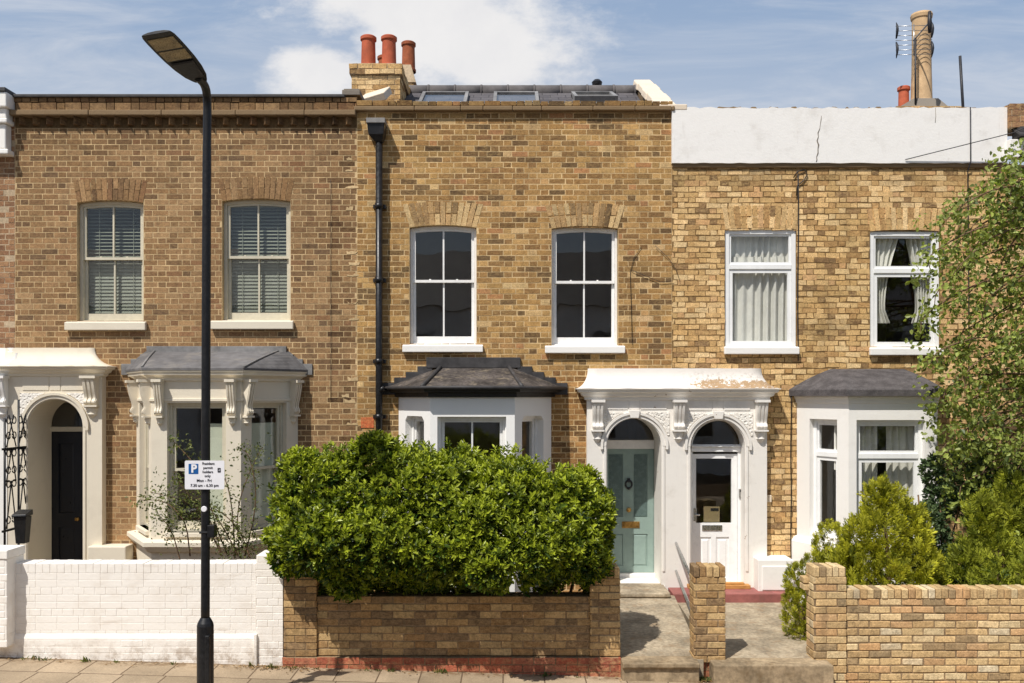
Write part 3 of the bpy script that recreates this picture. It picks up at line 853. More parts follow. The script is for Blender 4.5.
def bay_roof(mb, cx, hw, hf, p, o0, z0, ztop, top_half, bulge=0.0, lip=0.03, steps=6, mats=None):
    e = MB(); off = sweep(e, bay_foot(cx, hw, hf, p), [(0, 0)])
    base = [Vector((q.x, q.y, z0)) for q in off(o0)]
    top = [Vector((cx - top_half, 0.0, ztop)), Vector((cx - top_half * 0.86, -0.03, ztop)), Vector((cx + top_half * 0.86, -0.03, ztop)), Vector((cx + top_half, 0.0, ztop))]
    loops = [[tuple(q - Vector((0, 0, lip))) for q in base]]
    for k in range(steps + 1):
        t = k / steps
        loops.append([tuple(a.lerp(b, t) + Vector((0, 0, bulge * math.sin(math.pi * t)))) for a, b in zip(base, top)])
    mb.loft(loops, close=False, caps=False)
    mb.face([tuple(q - Vector((0, 0, lip))) for q in base])
    return base, top
base, top = bay_roof(mb, LBC, LHW, LHF, LP, 0.13, rz, rz + 0.25, 0.98, 0.012)
roof = mesh_obj('roof', mb, MT['lead_roof'], bay, 0.004)
mb = MB()
for s, (bq, tq) in ((-1, (base[1], top[1])), (1, (base[2], top[2]))):
    mb.tube([bq.lerp(tq, t) + Vector((0, 0, 0.008 + 0.012 * math.sin(math.pi * t))) for t in (0.02, 0.2, 0.4, 0.6, 0.8, 1.0)], 0.014, 6)
for s in (-1, 1):
    for k in range(4):
        x = LBC + s * (1.30 - k * 0.13); zz = rz + 0.08 + k * 0.066
        a, b = sorted((x, x - s * (0.17 if k < 3 else 0.0)))
        if b - a > 0.01: mb.box(a, b, -0.022 - 0.004 * k, 0.003, zz - 0.15, zz)
mb.box(LBC - 0.95, LBC + 0.95, -0.040, 0.002, rz + 0.22, rz + 0.32)
mesh_obj('flashing', mb, MT['lead'], roof, 0.003)
for i, (M, L) in enumerate(facets):
    for xx in ([0.09, L - 0.085] if i != 1 else [0.115, L - 0.105]):
        if i == 2: xx = L - xx
        mb = MB(); mb.M = M; console(mb, xx, bzt - 0.04, 0.10, 0.43, 0.125, 0.0, 0.11)
        mesh_obj('console', mb, MT['cream'], bay, 0.004)
    a, b, c, d = ops[i]
    window(bay, a, b, c, d, 0, 0.07, MT['cream_wood'], MT['glass'], M, fw=0.04, bars=0, split=0.48)

def m_bay_label(): pass
mb = MB(); mb.box(LBC + 0.06, LBC + 0.42, -LP + 0.17, -LP + 0.175, bzs + 0.2, Z(424, -LP)); tag(mesh_obj('roller_blind', mb, MT['frost'], loc=(LBC + .2, -LP + .17, 1.2)), 'pale blind across the lower pane of the cream bay', 'blind')
mb = MB(); mb.M = facets[2][0]; mb.box(0.2, facets[2][1] - 0.22, 0.17, 0.175, bzs + 0.2, Z(424, -LP)); tag(mesh_obj('roller_blind', mb, MT['frost'], loc=(LBC + .9, -.4, 1.2)), 'dim blind in the right side light of the cream bay', 'blind')

# dark front door of the brown house
def simple_door(house, x0, x1, z0, z1, y, mat, panels, handle=None, name='door', bev=0.004, glass=None):
    mb = MB(); hs = [arch(a, b, c, d, 0) for a, b, c, d in panels]
    mb.plate([(x0, z0), (x1, z0), (x1, z1), (x0, z1)], hs, y, y + 0.014, back=False)
    mb.box(x0, x1, y + 0.014, y + 0.045, z0, z1)
    for a, b, c, d in panels:
        if glass and (a, b, c, d) in glass: continue
        m = 0.028
        mb.loft([[(a + m * .3, y + 0.013, c + m * .3), (b - m * .3, y + 0.013, c + m * .3), (b - m * .3, y + 0.013, d - m * .3), (a + m * .3, y + 0.013, d - m * .3)],
                 [(a + m, y + 0.004, c + m), (b - m, y + 0.004, c + m), (b - m, y + 0.004, d - m), (a + m, y + 0.004, d - m)]], caps=False)
        mb.face([(a + m, y + 0.004, c + m), (b - m, y + 0.004, c + m), (b - m, y + 0.004, d - m), (a + m, y + 0.004, d - m)])
    return mesh_obj(name, mb, mat, house, bev)

dx0, dx1 = -6.54, -5.79; cxm = (dx0 + dx1) / 2
dL = simple_door(HL, dx0, dx1, 0.2, 2.36, 0.5, MT['navy'], [(dx0 + .1, cxm - .05, .4, 1.0), (cxm + .05, dx1 - .1, .4, 1.0), (dx0 + .1, cxm - .05, 1.2, 2.2), (cxm + .05, dx1 - .1, 1.2, 2.2)])
mb = MB(); mb.lathe((cxm + 0.0, 0.47, 1.12), [(0.0, -.03), (0.03, -.02), (0.034, 0.0), (0.03, .02), (0, .03)], 12); mesh_obj('knob', mb, MT['brass'], dL)
mb = MB(); mb.box(dx0, dx1, 0.46, 0.56, 2.362, 2.43); fl = mesh_obj('fanlight', mb, MT['cream_wood'], HL, 0.005)
mb = MB(); mb.plate(arch(dx0, dx1, 2.43, 2.84, 0.37), [], 0.50, 0.506); mesh_obj('pane', mb, MT['glass'], fl)

# ================================================================== porches
def porch(name, label, loc, x0, x1, arches, zbase, zfri, zlip, ztop, inset_l, inset_r, mat, mat_c, key=True, split=None, console_x=(), ch=0.42, cw=0.16, eave=0.15, drop=0.16, pf=0.12):
    P = thing(name, label, 'porch', loc)
    mb = MB()
    holes = [arch(a, b, zbase - 0.02, zt, (b - a) / 2, 24) for a, b, zt, dep in arches]
    outer = [(x0, zbase - 0.15), (x1, zbase - 0.15), (x1, zfri + 0.03), (x0, zfri + 0.03)]
    # the foot of each opening runs through the outline
    out = [(x0, zbase - 0.15)]
    mb.plate(outer, holes, -pf, 0.004, back=False, hole_y=[a[3] for a in arches])
    body = mesh_obj('surround', mb, mat, P, 0.006)
    for a, b, zt, dep in arches:
        r = (b - a) / 2; cx = (a + b) / 2; cz = zt - r
        mb = MB()
        def ring(r0, r1, y0, y1, t0=-12, t1=192, n=36):
            lo, hi = [], []
            for k in range(n + 1):
                t = math.radians(t0 + (t1 - t0) * k / n)
                lo.append((r0, t)); hi.append((r1, t))
            pts = lambda q, y: [(cx + rr * math.cos(t), y, cz + rr * math.sin(t)) for rr, t in q]
            for k in range(n):
                A, B, C, D = pts(lo, y0)[k], pts(hi, y0)[k], pts(hi, y0)[k + 1], pts(lo, y0)[k + 1]
                A2, B2, C2, D2 = (tuple((p[0], y1, p[2])) for p in (A, B, C, D))
                mb.face([A, B, C, D]); mb.face([B, B2, C2, C]); mb.face([A2, A, D, D2])
                if k == 0: mb.face([A, A2, B2, B])
                if k == n - 1: mb.face([D, C, C2, D2])
        ring(r + 0.012, r + 0.055, -pf - 0.018, -pf + 0.003, 0, 180)
        ring(r + 0.055, r + 0.088, -pf - 0.036, -pf + 0.003, -6, 186)
        for s in (-1, 1):   # slim moulding down the jamb
            mb.box(cx + s * (r + 0.028) - 0.016, cx + s * (r + 0.028) + 0.016, -pf - 0.014, -pf + 0.003, zbase + 0.25, cz - 0.002)
        mesh_obj('archivolt', mb, mat, P, 0.004)
        if key:
            mb = MB()
            mb.loft([[(cx - 0.055, y, zt + 0.005), (cx + 0.055, y, zt + 0.005), (cx + 0.075, y, zt + 0.115), (cx - 0.075, y, zt + 0.115)] for y in (-pf - 0.055, -pf + 0.002)])
            mesh_obj('keystone', mb, mat, P, 0.008)
        for s in (-1, 1):
            mb = MB(); q = []
            xo = cx + s * (r + 0.055); zt2 = zt + 0.085
            t_end = math.radians(18); rr = r + 0.10
            for k in range(13):
                t = t_end + (math.radians(76) - t_end) * k / 12
                q.append((cx + s * rr * math.cos(t), cz + rr * math.sin(t)))
            q = [p for p in q if p[1] < zt2 - 0.002]
            poly = [(cx + s * (r + 0.105), q[0][1])] + q + [(q[-1][0], zt2), (cx + s * (r + 0.105), zt2)]
            poly = poly if s < 0 else poly[::-1]
            mb.plate(poly, [], -pf - 0.012, -pf + 0.003, back=False)
            mesh_obj('spandrel', mb, MT['carved'], P)
    # flat panels of the frieze
    for a, b, zt, dep in arches:
        c = (a + b) / 2
        for l, r_ in ((a - 0.07, c - 0.085), (c - 0.07, c + 0.07), (c + 0.085, b + 0.07)):
            mb = MB(); mb.box(l, r_, -pf - 0.008, -pf + 0.002, zt + 0.12, zfri - 0.012); mesh_obj('frieze_panel', mb, mat, P, 0.004)
    # canopy
    mb = MB(); foot = [(x0, 0), (x0, -pf), (x1, -pf), (x1, 0)]
    h = zlip - zfri
    off = sweep(mb, foot, [(0.0, zfri - 0.02), (0.03, zfri - 0.01), (0.035, zfri + h * 0.18), (0.07, zfri + h * 0.30), (0.085, zfri + h * 0.55), (eave - 0.03, zfri + h * 0.65), (eave - 0.02, zfri + h * 0.9), (eave, zfri + h * 0.92), (eave, zlip)])
    eav = [Vector((q.x, q.y, zlip)) for q in off(eave)]
    n = 10; loops = []
    tl, tr = eav[0].x + inset_l, eav[3].x - inset_r
    mbc = MB(); mbc.smooth = True
    for k in range(n + 1):
        t = k / n; c = t ** 2.0 if False else (1 - math.cos(t * math.pi / 2)); s_ = math.sin(t * math.pi / 2)
        zz = zlip + (ztop - zlip) * (t ** 1.7)
        w = s_ * 0.94
        loops.append([(eav[0].x + inset_l * s_, 0.0, zz), (eav[1].x + inset_l * s_, eav[1].y * (1 - w), zz)] +
                     [(eav[1].x + inset_l * s_ + (eav[2].x - inset_r * s_ - eav[1].x - inset_l * s_) * j / 16, eav[1].y * (1 - w), zz + 0.004 * math.sin(j * 1.9 + k)) for j in range(1, 16)] +
                     [(eav[2].x - inset_r * s_, eav[2].y * (1 - w), zz), (eav[3].x - inset_r * s_, 0.0, zz)])
    mbc.loft(loops, close=False, caps=False)
    mbc.smooth = False
    mbc.face([loops[-1][k] for k in range(len(loops[-1]))])
    mesh_obj('cornice', mb, mat, P, 0.004)
    mesh_obj('canopy', mbc, mat_c, P)
    for cx in console_x:
        mb = MB(); console(mb, cx, zfri - 0.045, cw, ch, 0.13, -pf, drop)
        mesh_obj('console', mb, mat, P, 0.004)
    return P

PF = 0.12
PL = porch('porch', 'cream arched porch with dark front door at the left end', (-6.2, 0, 0.2), X(8, -PF), X(102, -PF), [(-6.535, -5.795, Z(399.3, -PF), 0.49)], 0.2, Z(375, -.2), Z(366, -.27), Z(348), 0.06, 0.30,
           MT['cream'], MT['cream'], key=False, console_x=(X(92.5, -PF),), ch=0.36, cw=0.17)
mb = MB(); mb.box(X(102, -PF) - 0.14, X(127, -.2), -0.24, 0.006, -0.2, Z(546, -.2)); mesh_obj('plinth', mb, MT['cream'], PL, 0.015)
PL2 = porch('porch', 'bright white neighbouring porch cut off by the left edge', (-7.5, 0, 0.2), -8.6, X(7, -PF), [(-7.9, -7.16, Z(399.3, -PF), 0.49)], 0.2, Z(375, -.2), Z(366, -.27), Z(348), 0.30, 0.06,
            MT['white'], MT['white'], key=False, console_x=(X(6.5, -PF) - 0.06,), ch=0.36, cw=0.17, eave=0.148)
PC = porch('porch', 'white double porch with twin arches over two front doors', (2.2, 0, 0.2), X(587, -PF), X(767, -PF),
           [(1.282, 2.018, Z(418.5, -PF), 0.49), (2.416, 3.144, Z(419.5, -PF), 0.16)], 0.25, Z(399, -.2), Z(388.5, -.27), Z(368.5), 0.17, 0.20,
           MT['white_worn'], MT['canopy_worn'], console_x=(X(597.5, -PF), X(678.5, -PF), X(760.5, -PF)), ch=0.37, cw=0.145)
mb = MB(); mb.box(X(757, -.3), X(791, -.25), -0.36, 0.006, -0.1, Z(560, -.36)); mb.box(X(757, -.3) + .05, X(791, -.25) - .03, -0.375, -0.36, 0.3, Z(566, -.36)); mesh_obj('plinth', mb, MT['white'], PC, 0.02)

# ================================================================== the golden brick house in the middle
def hue_centre(x, z, c, hd):
    n = vnoise(x * 0.9 + 3, z * 1.4, 7); m = vnoise(x * 2.2, z * 5.0, 9)
    k = 0.76 + 0.32 * n + 0.16 * vnoise(x * 2.3, z * 0.8, 41)
    if m > 0.80: k *= 0.68
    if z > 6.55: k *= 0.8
    if m < 0.10: return (c[0] * 1.18, c[1] * 1.16, c[2] * 1.25)
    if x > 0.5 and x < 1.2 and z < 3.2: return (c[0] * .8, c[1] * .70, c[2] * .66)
    return (c[0] * k, c[1] * k * (0.98 + .04 * n), c[2] * k)
HC = thing('terraced_house', 'golden brick house with dark plain sash windows and pale teal door', 'house', (0, 0, 0), 'terraced houses of the row')
C1 = (X(409.5), X(476.5), Z(345), Z(225), 0.035); C2 = (X(551.5), X(618), Z(346), Z(226), 0.035)
CX0, CX1 = LX1, X(672)
CBC, CHW, CHF, CPJ = -0.505, 1.04, 0.54, 0.75
ctop = Z(113)
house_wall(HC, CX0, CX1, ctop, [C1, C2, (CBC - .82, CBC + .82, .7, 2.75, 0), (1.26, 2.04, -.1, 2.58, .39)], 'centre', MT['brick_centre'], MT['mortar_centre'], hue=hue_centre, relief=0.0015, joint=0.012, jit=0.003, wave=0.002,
           arches=[(C1[0], C1[1], C1[3] - C1[4], C1[4], 0.31, 'arch', 13, 0.10), (C2[0], C2[1], C2[3] - C2[4], C2[4], 0.31, 'arch', 13, 0.10)])
room(HC, CX0, CX1, 6.45)
mb = MB(); mb.mat = 1; mb.box(CX0, CX1, 0.008, 0.30, ctop, Z(103)); mb.mat = 0
x = CX0
while x < CX1 - 0.03:
    w = RNG.choice((0.108, 0.108, 0.218)); kk = RNG.uniform(0.35, 0.8); mb.col = tuple(q * kk for q in pick('centre', 0.2)); mb.box(x + 0.005, min(x + w - .005, CX1), -0.055 + RNG.uniform(-.006, .006), 0.29, Z(107) + 0.002, Z(102.2) + RNG.uniform(-.008, .008)); x += w
mb.col = (1, 1, 1); mesh_obj('parapet', mb, [MT['brick_centre'], MT['mortar_centre']], HC, 0.004)
mb = MB(); xs = CX0 - 0.03
while xs < CX1:
    e = min(xs + RNG.uniform(0.3, 0.9), CX1 + .03); mb.box(xs, e - 0.004, -0.075 + RNG.uniform(-.006, .006), 0.02, Z(112), Z(107.4)); xs = e
mesh_obj('stone_band', mb, MT['coping_old'], HC, 0.012)
for W in (C1, C2):
    window(HC, W[0] + .004, W[1] - .004, W[2], W[3] - .004, W[4], 0.07, MT['white_wood'], MT['glass'], fw=.032, split=0.54,
           sill=(W[0] - 0.09, W[1] + 0.09), sill_mat=MT['white'], sill_h=0.10)

# white bay
foot = bay_foot(CBC, CHW, CHF, CPJ); facets = [frame_at(foot[i], foot[i + 1]) for i in range(3)]
mb = MB(); zt = Z(397, -CPJ); zh = Z(416.7, -CPJ); ops = []
for i, (M, L) in enumerate(facets):
    mb.M = M
    if i == 1: a, b = 0.09, L - 0.11
    elif i == 0: a, b = 0.20, L - 0.17
    else: a, b = 0.17, L - 0.20
    ops.append((a, b))
    hole = arch(a, b, 0.95, zh, 0) if i == 1 else [(a, .95), (b, .95), (b, zh - .06), (b - .06, zh), (a + .06, zh), (a, zh - .06)]
    mb.plate([(0, -.2), (L, -.2), (L, zt), (0, zt)], [hole], 0, 0.15)
mb.M = None; bay = mesh_obj('bay_window', mb, MT['white_clean'], HC)
for i, (M, L) in enumerate(facets):
    window(bay, ops[i][0], ops[i][1], 0.95, zh - (0.0 if i == 1 else 0.0), 0, 0.10, MT['white_wood'], MT['glass'], M, fw=0.045, bars=1 if i == 1 else 0, split=0.40)
mb = MB(); sweep(mb, foot, [(0, 0.83), (.07, .85), (.07, .93), (-.05, .95)]); mesh_obj('sill', mb, MT['white_clean'], bay)
mb = MB(); sweep(mb, foot, [(0, zt - 0.004), (.045, zt), (.05, zt + .06), (.12, zt + .065), (.125, zt + .10), (.10, zt + .115)]); mesh_obj('fascia', mb, MT['black_wood'], bay, 0.003)
mb = MB(); base, top = bay_roof(mb, CBC, CHW, CHF, CPJ, 0.17, zt + .12, Z(368), 0.54, 0.0, 0.02); roof = mesh_obj('roof', mb, MT['felt_mossy'], bay, 0.004)
mb = MB()
for bq, tq in ((base[1], top[1]), (base[2], top[2])): mb.tube([bq.lerp(tq, t) + Vector((0, 0, 0.014)) for t in (0, .25, .5, .75, 1)], 0.026, 7)
mb.tube([tuple(base[0] + Vector((0, 0, .0)))] + [tuple(q) for q in base[1:]], 0.024, 7)
mesh_obj('lead_roll', mb, MT['lead_dark'], roof)
mb = MB(); mb.box(CBC - .66, CBC + .62, -0.045, 0.004, Z(366.5) - .02, Z(357.5))
for s in (-1, 1):
    for k in range(4):
        x = CBC + s * (1.26 - k * .16); zz = zt + 0.19 + k * .075
        a, b = sorted((x, x - s * .2)); mb.box(a, b, -0.026 - .004 * k, .003, zz - .16, zz)
mesh_obj('flashing', mb, MT['lead_dark'], roof, 0.004)

# teal door and fanlight
d = 0.5; x0, x1 = 1.285, 2.015; zb, ztp = 0.36, Z(449, d)
gx = lambda px: X(px, d); gz = lambda py: Z(py, d)
pl = (x0 + .085, gx(624) - .015, gz(517), gz(454)); pr = (gx(633.5), gx(647.5), gz(517), gz(454)); p3 = (x0 + .085, gx(624) - .015, gz(566), gz(534)); p4 = (gx(632.5), gx(647.5), gz(566), gz(534))
MT_DARK = 1
dC = simple_door(HC, x0, x1, zb, ztp, d, MT['teal'], [pl, pr, p3, p4])
kx = gx(628.5)
for a_, b_, c_, e_ in (pl, pr): mb = MB(); mb.box(a_ + .012, b_ - .012, d + .002, d + .006, c_ + .012, e_ - .012); mesh_obj('glazed_panel', mb, MT['teal_dark'], dC)
mb = MB(); mb.tube([(kx + .045 * math.sin(t), d - .03, gz(484) + .055 * math.cos(t)) for t in [6.283 * k / 16 for k in range(17)]], 0.013, 6); mb.box(kx - .02, kx + .02, d - .035, d + .002, gz(484) + .03, gz(484) + .085); mb.lathe((kx, d - .03, gz(484) - .06), [(0, -.02), (.022, -.01), (.022, .01), (0, .02)], 10); mesh_obj('knocker', mb, MT['iron_dark'], dC)
mb = MB(); mb.M = Matrix.Translation((kx, d - .03, gz(509.5))) @ Matrix.Rotation(math.pi / 2, 4, 'X'); mb.lathe((0, 0, 0), [(0, .03), (.03, .022), (.036, 0), (.02, -.012), (.018, -.03)], 14); mesh_obj('knob', mb, MT['brass'], dC)
mb = MB(); mb.box(gx(622), gx(639.5), d - .008, d + .002, gz(528), gz(521.5)); mb.box(gx(623.5), gx(638), d - .013, d - .008, gz(527), gz(522.5)); mesh_obj('letter_plate', mb, MT['brass'], dC, .002)
mb = MB(); mb.box(x0 - .002, x1 + .002, d - .035, d + .06, ztp + .004, gz(440)); fl = mesh_obj('fanlight', mb, MT['white_wood'], HC, .005)
mb = MB(); mb.plate(arch(x0, x1, gz(440) - .01, Z(418.5, -PF), .363), [], d + .01, d + .016); mesh_obj('pane', mb, MT['glass'], fl)
mb = MB(); mb.box(x0 - .01, x1 + .01, d - .10, d + .06, .18, zb - .004); mesh_obj('threshold', mb, MT['white'], HC, .006)

# slate roof, skylights, party wall coping
ry0, rz0, ry1, rz1 = 0.32, 6.62, 2.7, 7.95
mb = MB(); mb.loft([[(CX0, ry0, rz0), (2.05, ry0, rz0), (2.05, ry1, rz1), (CX0, ry1, rz1)], [(CX0, ry0, rz0 - .08), (2.05, ry0, rz0 - .08), (2.05, ry1, rz1 - .08), (CX0, ry1, rz1 - .08)]])
mb.box(CX0, 2.05, ry1 + .01, 8.2, 6.5, rz1 - .02)
roof = mesh_obj('roof', mb, MT['slates'], HC)
rs = (rz1 - rz0) / (ry1 - ry0); rl = math.hypot(1, rs); rn = Vector((0, -rs / rl, 1 / rl))
mb = MB(); xx = CX0 + .3
while xx < 2.05:
    e = min(xx + .44, 2.06); mb.tube([(xx, ry1 - .02, rz1 - .02), (e - .012, ry1 - .02, rz1 - .02)], .115, 12); mb.tube([(e - .03, ry1 - .02, rz1 - .02), (e, ry1 - .02, rz1 - .02)], .125, 12); xx = e
mesh_obj('ridge_tiles', mb, MT['ridge'], roof)
def roof_pt(x, y, h=0.0): return Vector((x, y, rz0 + rs * (y - ry0))) + rn * h
for px0, px1, tilt in ((423, 469, 0), (494, 538, 0), (571, 612, .09)):
    ya, yb = 1.62, 2.38; s = F / (12 + yb); xa, xb = (px0 - 512) / s, (px1 - 512) / s
    mb = MB(); fw = .055
    def P3(x, t, h): return roof_pt(x, ya + (yb - ya) * t, h + tilt * (1 - t))
    for a, b, c, e in ((xa, xa + fw, 0, 1), (xb - fw, xb, 0, 1), (xa + fw, xb - fw, 0, .06), (xa + fw, xb - fw, .94, 1)):
        mb.loft([[P3(a, c, -.02), P3(b, c, -.02), P3(b, e, -.02), P3(a, e, -.02)], [P3(a, c, .07), P3(b, c, .07), P3(b, e, .07), P3(a, e, .07)]])
    sk = mesh_obj('skylight', mb, MT['lead'], HC, .004)
    mb = MB(); mb.face([P3(xa + .02, .02, .045), P3(xb - .02, .02, .045), P3(xb - .02, .98, .045), P3(xa + .02, .98, .045)]); mesh_obj('pane', mb, MT['glass'], sk)
    if tilt:
        mb = MB(); mb.loft([[roof_pt(xa, ya, 0), roof_pt(xb, ya, 0), roof_pt(xb, yb, 0), roof_pt(xa, yb, 0)], [roof_pt(xa, ya, .04), roof_pt(xb, ya, .04), roof_pt(xb, yb, .04), roof_pt(xa, yb, .04)]])
        mesh_obj('lining', mb, MT['lead'], sk)
mb = MB(); cx = (597 - 512) * 14.8 / F; mb.lathe((cx, 2.8, 7.99), [(.035, 0), (.035, .10), (.08, .10), (.09, .15), (.05, .19), (0, .20)], 12); mesh_obj('vent_cowl', mb, MT['black'], roof)
# party wall and its stones
mb = MB(); mb.loft([[(2.08, .3, 6.3), (2.38, .3, 6.3), (2.34, 2.9, 6.3), (2.08, 2.9, 6.3)], [(2.08, .3, 6.76), (2.34, .3, 6.76), (2.34, 2.9, 8.07), (2.08, 2.9, 8.07)]])
mesh_obj('party_wall', mb, MT['coping_old'], HC)
mb = MB(); n = 6
for k in range(n):
    y0, y1 = 0.12 + 2.8 * k / n, 0.12 + 2.8 * (k + 1) / n - .012; z = lambda y: 6.70 + .507 * (y - .12)
    j = RNG.uniform(-.015, .015)
    mb.loft([[(2.05 + j, y0, z(y0)), (2.37 + j, y0, z(y0)), (2.37 + j, y1, z(y1)), (2.05 + j, y1, z(y1))], [(2.07 + j, y0, z(y0) + .11), (2.35 + j, y0, z(y0) + .11), (2.35 + j, y1, z(y1) + .11), (2.07 + j, y1, z(y1) + .11)]])
mb.box(2.0, 2.38, -0.06, 0.22, 6.745, 6.83)
mesh_obj('coping', mb, MT['coping'], HC, .015)
# chimney with its pots
def pot(mb, x, y, z, r, h, lip=.02, taper=.92):
    mb.lathe((x, y, z), [(r * 1.12, 0), (r * 1.12, h * .08), (r, h * .1), (r * taper, h * .86), (r * taper + lip, h * .88), (r * taper + lip, h * .97), (r * taper, h), (r * taper - .03, h), (r * taper - .035, h * .6), (0, h * .6)], 22)
cx0, cx1, cy0, cy1 = -2.46, -1.72, 1.5, 2.65; cz = Z(64, cy0)
mb = MB(); brick_block(mb, cx0, cx1, cy0, cy1, 6.3, cz - .17, 'right', 'stretcher', .004, .006); brick_block(mb, cx0 - .035, cx1 + .035, cy0 - .035, cy1 + .035, cz - .165, cz, 'right', 'stretcher', .006, .006)
mb.mat = 1; mb.loft([[(cx0, cy0, cz - .01), (cx1, cy0, cz - .01), (cx1, cy1, cz - .01), (cx0, cy1, cz - .01)], [(cx0 + .1, cy0 + .1, cz + .05), (cx1 - .1, cy0 + .1, cz + .05), (cx1 - .1, cy1 - .1, cz + .05), (cx0 + .1, cy1 - .1, cz + .05)]])
st = mesh_obj('chimney_stack', mb, [MT['brick_right'], MT['mortar_white']], HC)
for px, py, yy, r, h, mt in ((368.5, 62, 1.75, .115, .50, 'terracotta'), (389, 62, 1.75, .115, .50, 'terracotta'), (385, 62, 2.4, .115, .44, 'terracotta_old')):
    mb = MB(); pot(mb, X(px, yy), yy, cz + .02, r, h); mesh_obj('chimney_pot', mb, MT[mt], st)
yb = 4.3; xb = X(408.5, yb); zb_ = Z(69, yb)
mb = MB(); brick_block(mb, xb - .5, xb + .11, yb - .2, yb + .35, 7.6, zb_ - .32, 'right'); mb.mat = 1
mb.loft([[(xb - .2, yb - .22, zb_ - .32), (xb + .16, yb - .22, zb_ - .32), (xb + .16, yb + .2, zb_ - .32), (xb - .2, yb + .2, zb_ - .32)], [(xb - .16, yb - .14, zb_ + .03), (xb + .06, yb - .14, zb_ + .03), (xb + .06, yb + .14, zb_ + .03), (xb - .16, yb + .14, zb_ + .03)]])
st = mesh_obj('chimney_stack', mb, [MT['brick_right'], MT['mortar_white']], HC)
mb = MB(); pot(mb, xb, yb, zb_ - .06, .125, .55); mesh_obj('chimney_pot', mb, MT['terracotta_old'], st)
# stones at the foot of the chimney
mb = MB(); mb.M = Matrix.Translation((X(376, .9), .9, Z(97, .9))) @ Matrix.Rotation(.45, 4, 'X') @ Matrix.Rotation(-.28, 4, 'Y'); mb.box(-.21, .19, -.35, .35, -.05, .06)
mesh_obj('coping', mb, MT['coping'], HC, .012)
mb = MB(); mb.box(X(343, .1), X(361, .1), .02, .5, Z(97, .1), Z(91.5, .1)); mb.box(X(343, .1) + .02, X(361, .1) - .02, .04, .5, Z(91.5, .1) - .002, Z(90, .1)); mesh_obj('coping', mb, MT['grey_cement'], HC, .01)
# downpipe with hopper
dp = -0.105; px_ = X(379, dp)
mb = MB(); mb.tube([(px_, dp, .1), (px_, dp, Z(140, dp))], .047, 12)
for z in (1.2, 2.55, 3.3, 4.4, 5.4): mb.tube([(px_, dp, z), (px_, dp, z + .07)], .058, 12); mb.box(px_ - .085, px_ + .085, dp + .03, .0, z + .01, z + .06)
mb.tube([(px_ + .0, dp - .01, Z(392, dp)), (px_ + .07, dp - .03, Z(388, dp)), (base[0].x + .02, -.1, base[0].z - .03)], .034, 8)
pipe = mesh_obj('downpipe', mb, MT['black'], HC)
mb = MB(); hx0, hx1, hz1, hz0 = X(368, dp), X(386, dp), Z(123, dp), Z(136, dp)
mb.loft([[(px_ - .05, dp - .05, hz0 - .09), (px_ + .05, dp - .05, hz0 - .09), (px_ + .05, dp + .05, hz0 - .09), (px_ - .05, dp + .05, hz0 - .09)], [(hx0 + .02, dp - .10, hz0), (hx1 - .02, dp - .10, hz0), (hx1 - .02, -.004, hz0), (hx0 + .02, -.004, hz0)], [(hx0, dp - .12, hz1), (hx1, dp - .12, hz1), (hx1, -.004, hz1), (hx0, -.004, hz1)]])
mesh_obj('hopper', mb, MT['black'], pipe, .006)
mb = MB(); mb.box(hx0 - .004, hx1 + .004, dp - .135, -.006, hz1 - .035, hz1 + .03); mesh_obj('outlet', mb, MT['lead'], pipe, .004)
# lone red brick beside the pipe
mb = MB(); mb.col = lin(196, 104, 66); mb.box(X(361), X(374), -.008, .02, Z(428), Z(417.5)); mesh_obj('patch_bricks', mb, MT['brick_centre'], HC, .003)
# ragged joint between the brown and golden houses, daubed with pale mortar
z = 2.4
while z < 6.3:
    if RNG.random() < .42:
        w, h = RNG.uniform(.06, .17), RNG.uniform(.02, .055); x = X(348) + RNG.uniform(-.09, .02); R_ = lambda a: RNG.uniform(-a, a); k = [(x + R_(.01), z + R_(.006)), (x + w * .5, z + R_(.008)), (x + w + R_(.02), z + R_(.01)), (x + w + R_(.02), z + h + R_(.01)), (x + w * .6 + R_(.02), z + h + R_(.012)), (x + w * .3 + R_(.02), z + h * .7 + R_(.012)), (x + R_(.015), z + h + R_(.012))]
        mb = MB(); mb.plate(k, [], -.004, .004, back=False); mesh_obj('mortar_patch', mb, MT['mortar_left'], HC)
    z += .075
# ================================================================== the yellow brick house on the right
def hue_right(x, z, c, hd):
    n = vnoise(x * 1.1 + 9, z * 1.6, 17); m = vnoise(x * 2.6, z * 6.0, 23)
    k = 0.80 + 0.28 * n + 0.14 * vnoise(x * 2.2, z * 0.9, 51)
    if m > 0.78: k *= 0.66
    if z > 5.75: k *= 0.8
    return (c[0] * k, c[1] * k, c[2] * k * (0.94 + .1 * n))
HR = thing('terraced_house', 'yellow brick house with tall white parapet and net curtains upstairs', 'house', (4.4, 0, 0), 'terraced houses of the row')
RX0, RX1 = CX1, X(1007)
R1 = (X(725), X(796.5), Z(347), Z(229), 0); R2 = (X(870), X(940), Z(348), Z(231), 0)
RBC, RHW, RHF, RP = 4.845, 0.96, 0.56, 0.80
rtop = Z(164)
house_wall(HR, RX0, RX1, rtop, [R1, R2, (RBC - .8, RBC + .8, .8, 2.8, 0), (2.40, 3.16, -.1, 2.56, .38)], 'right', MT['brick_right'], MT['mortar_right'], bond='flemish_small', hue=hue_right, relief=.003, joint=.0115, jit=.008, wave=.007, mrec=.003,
           arches=[(R1[0], R1[1], R1[3] - .003, .02, .30, 'right', 13, .05), (R2[0], R2[1], R2[3] - .003, .02, .30, 'right', 13, .05)])
room(HR, RX0, RX1, 6.0)
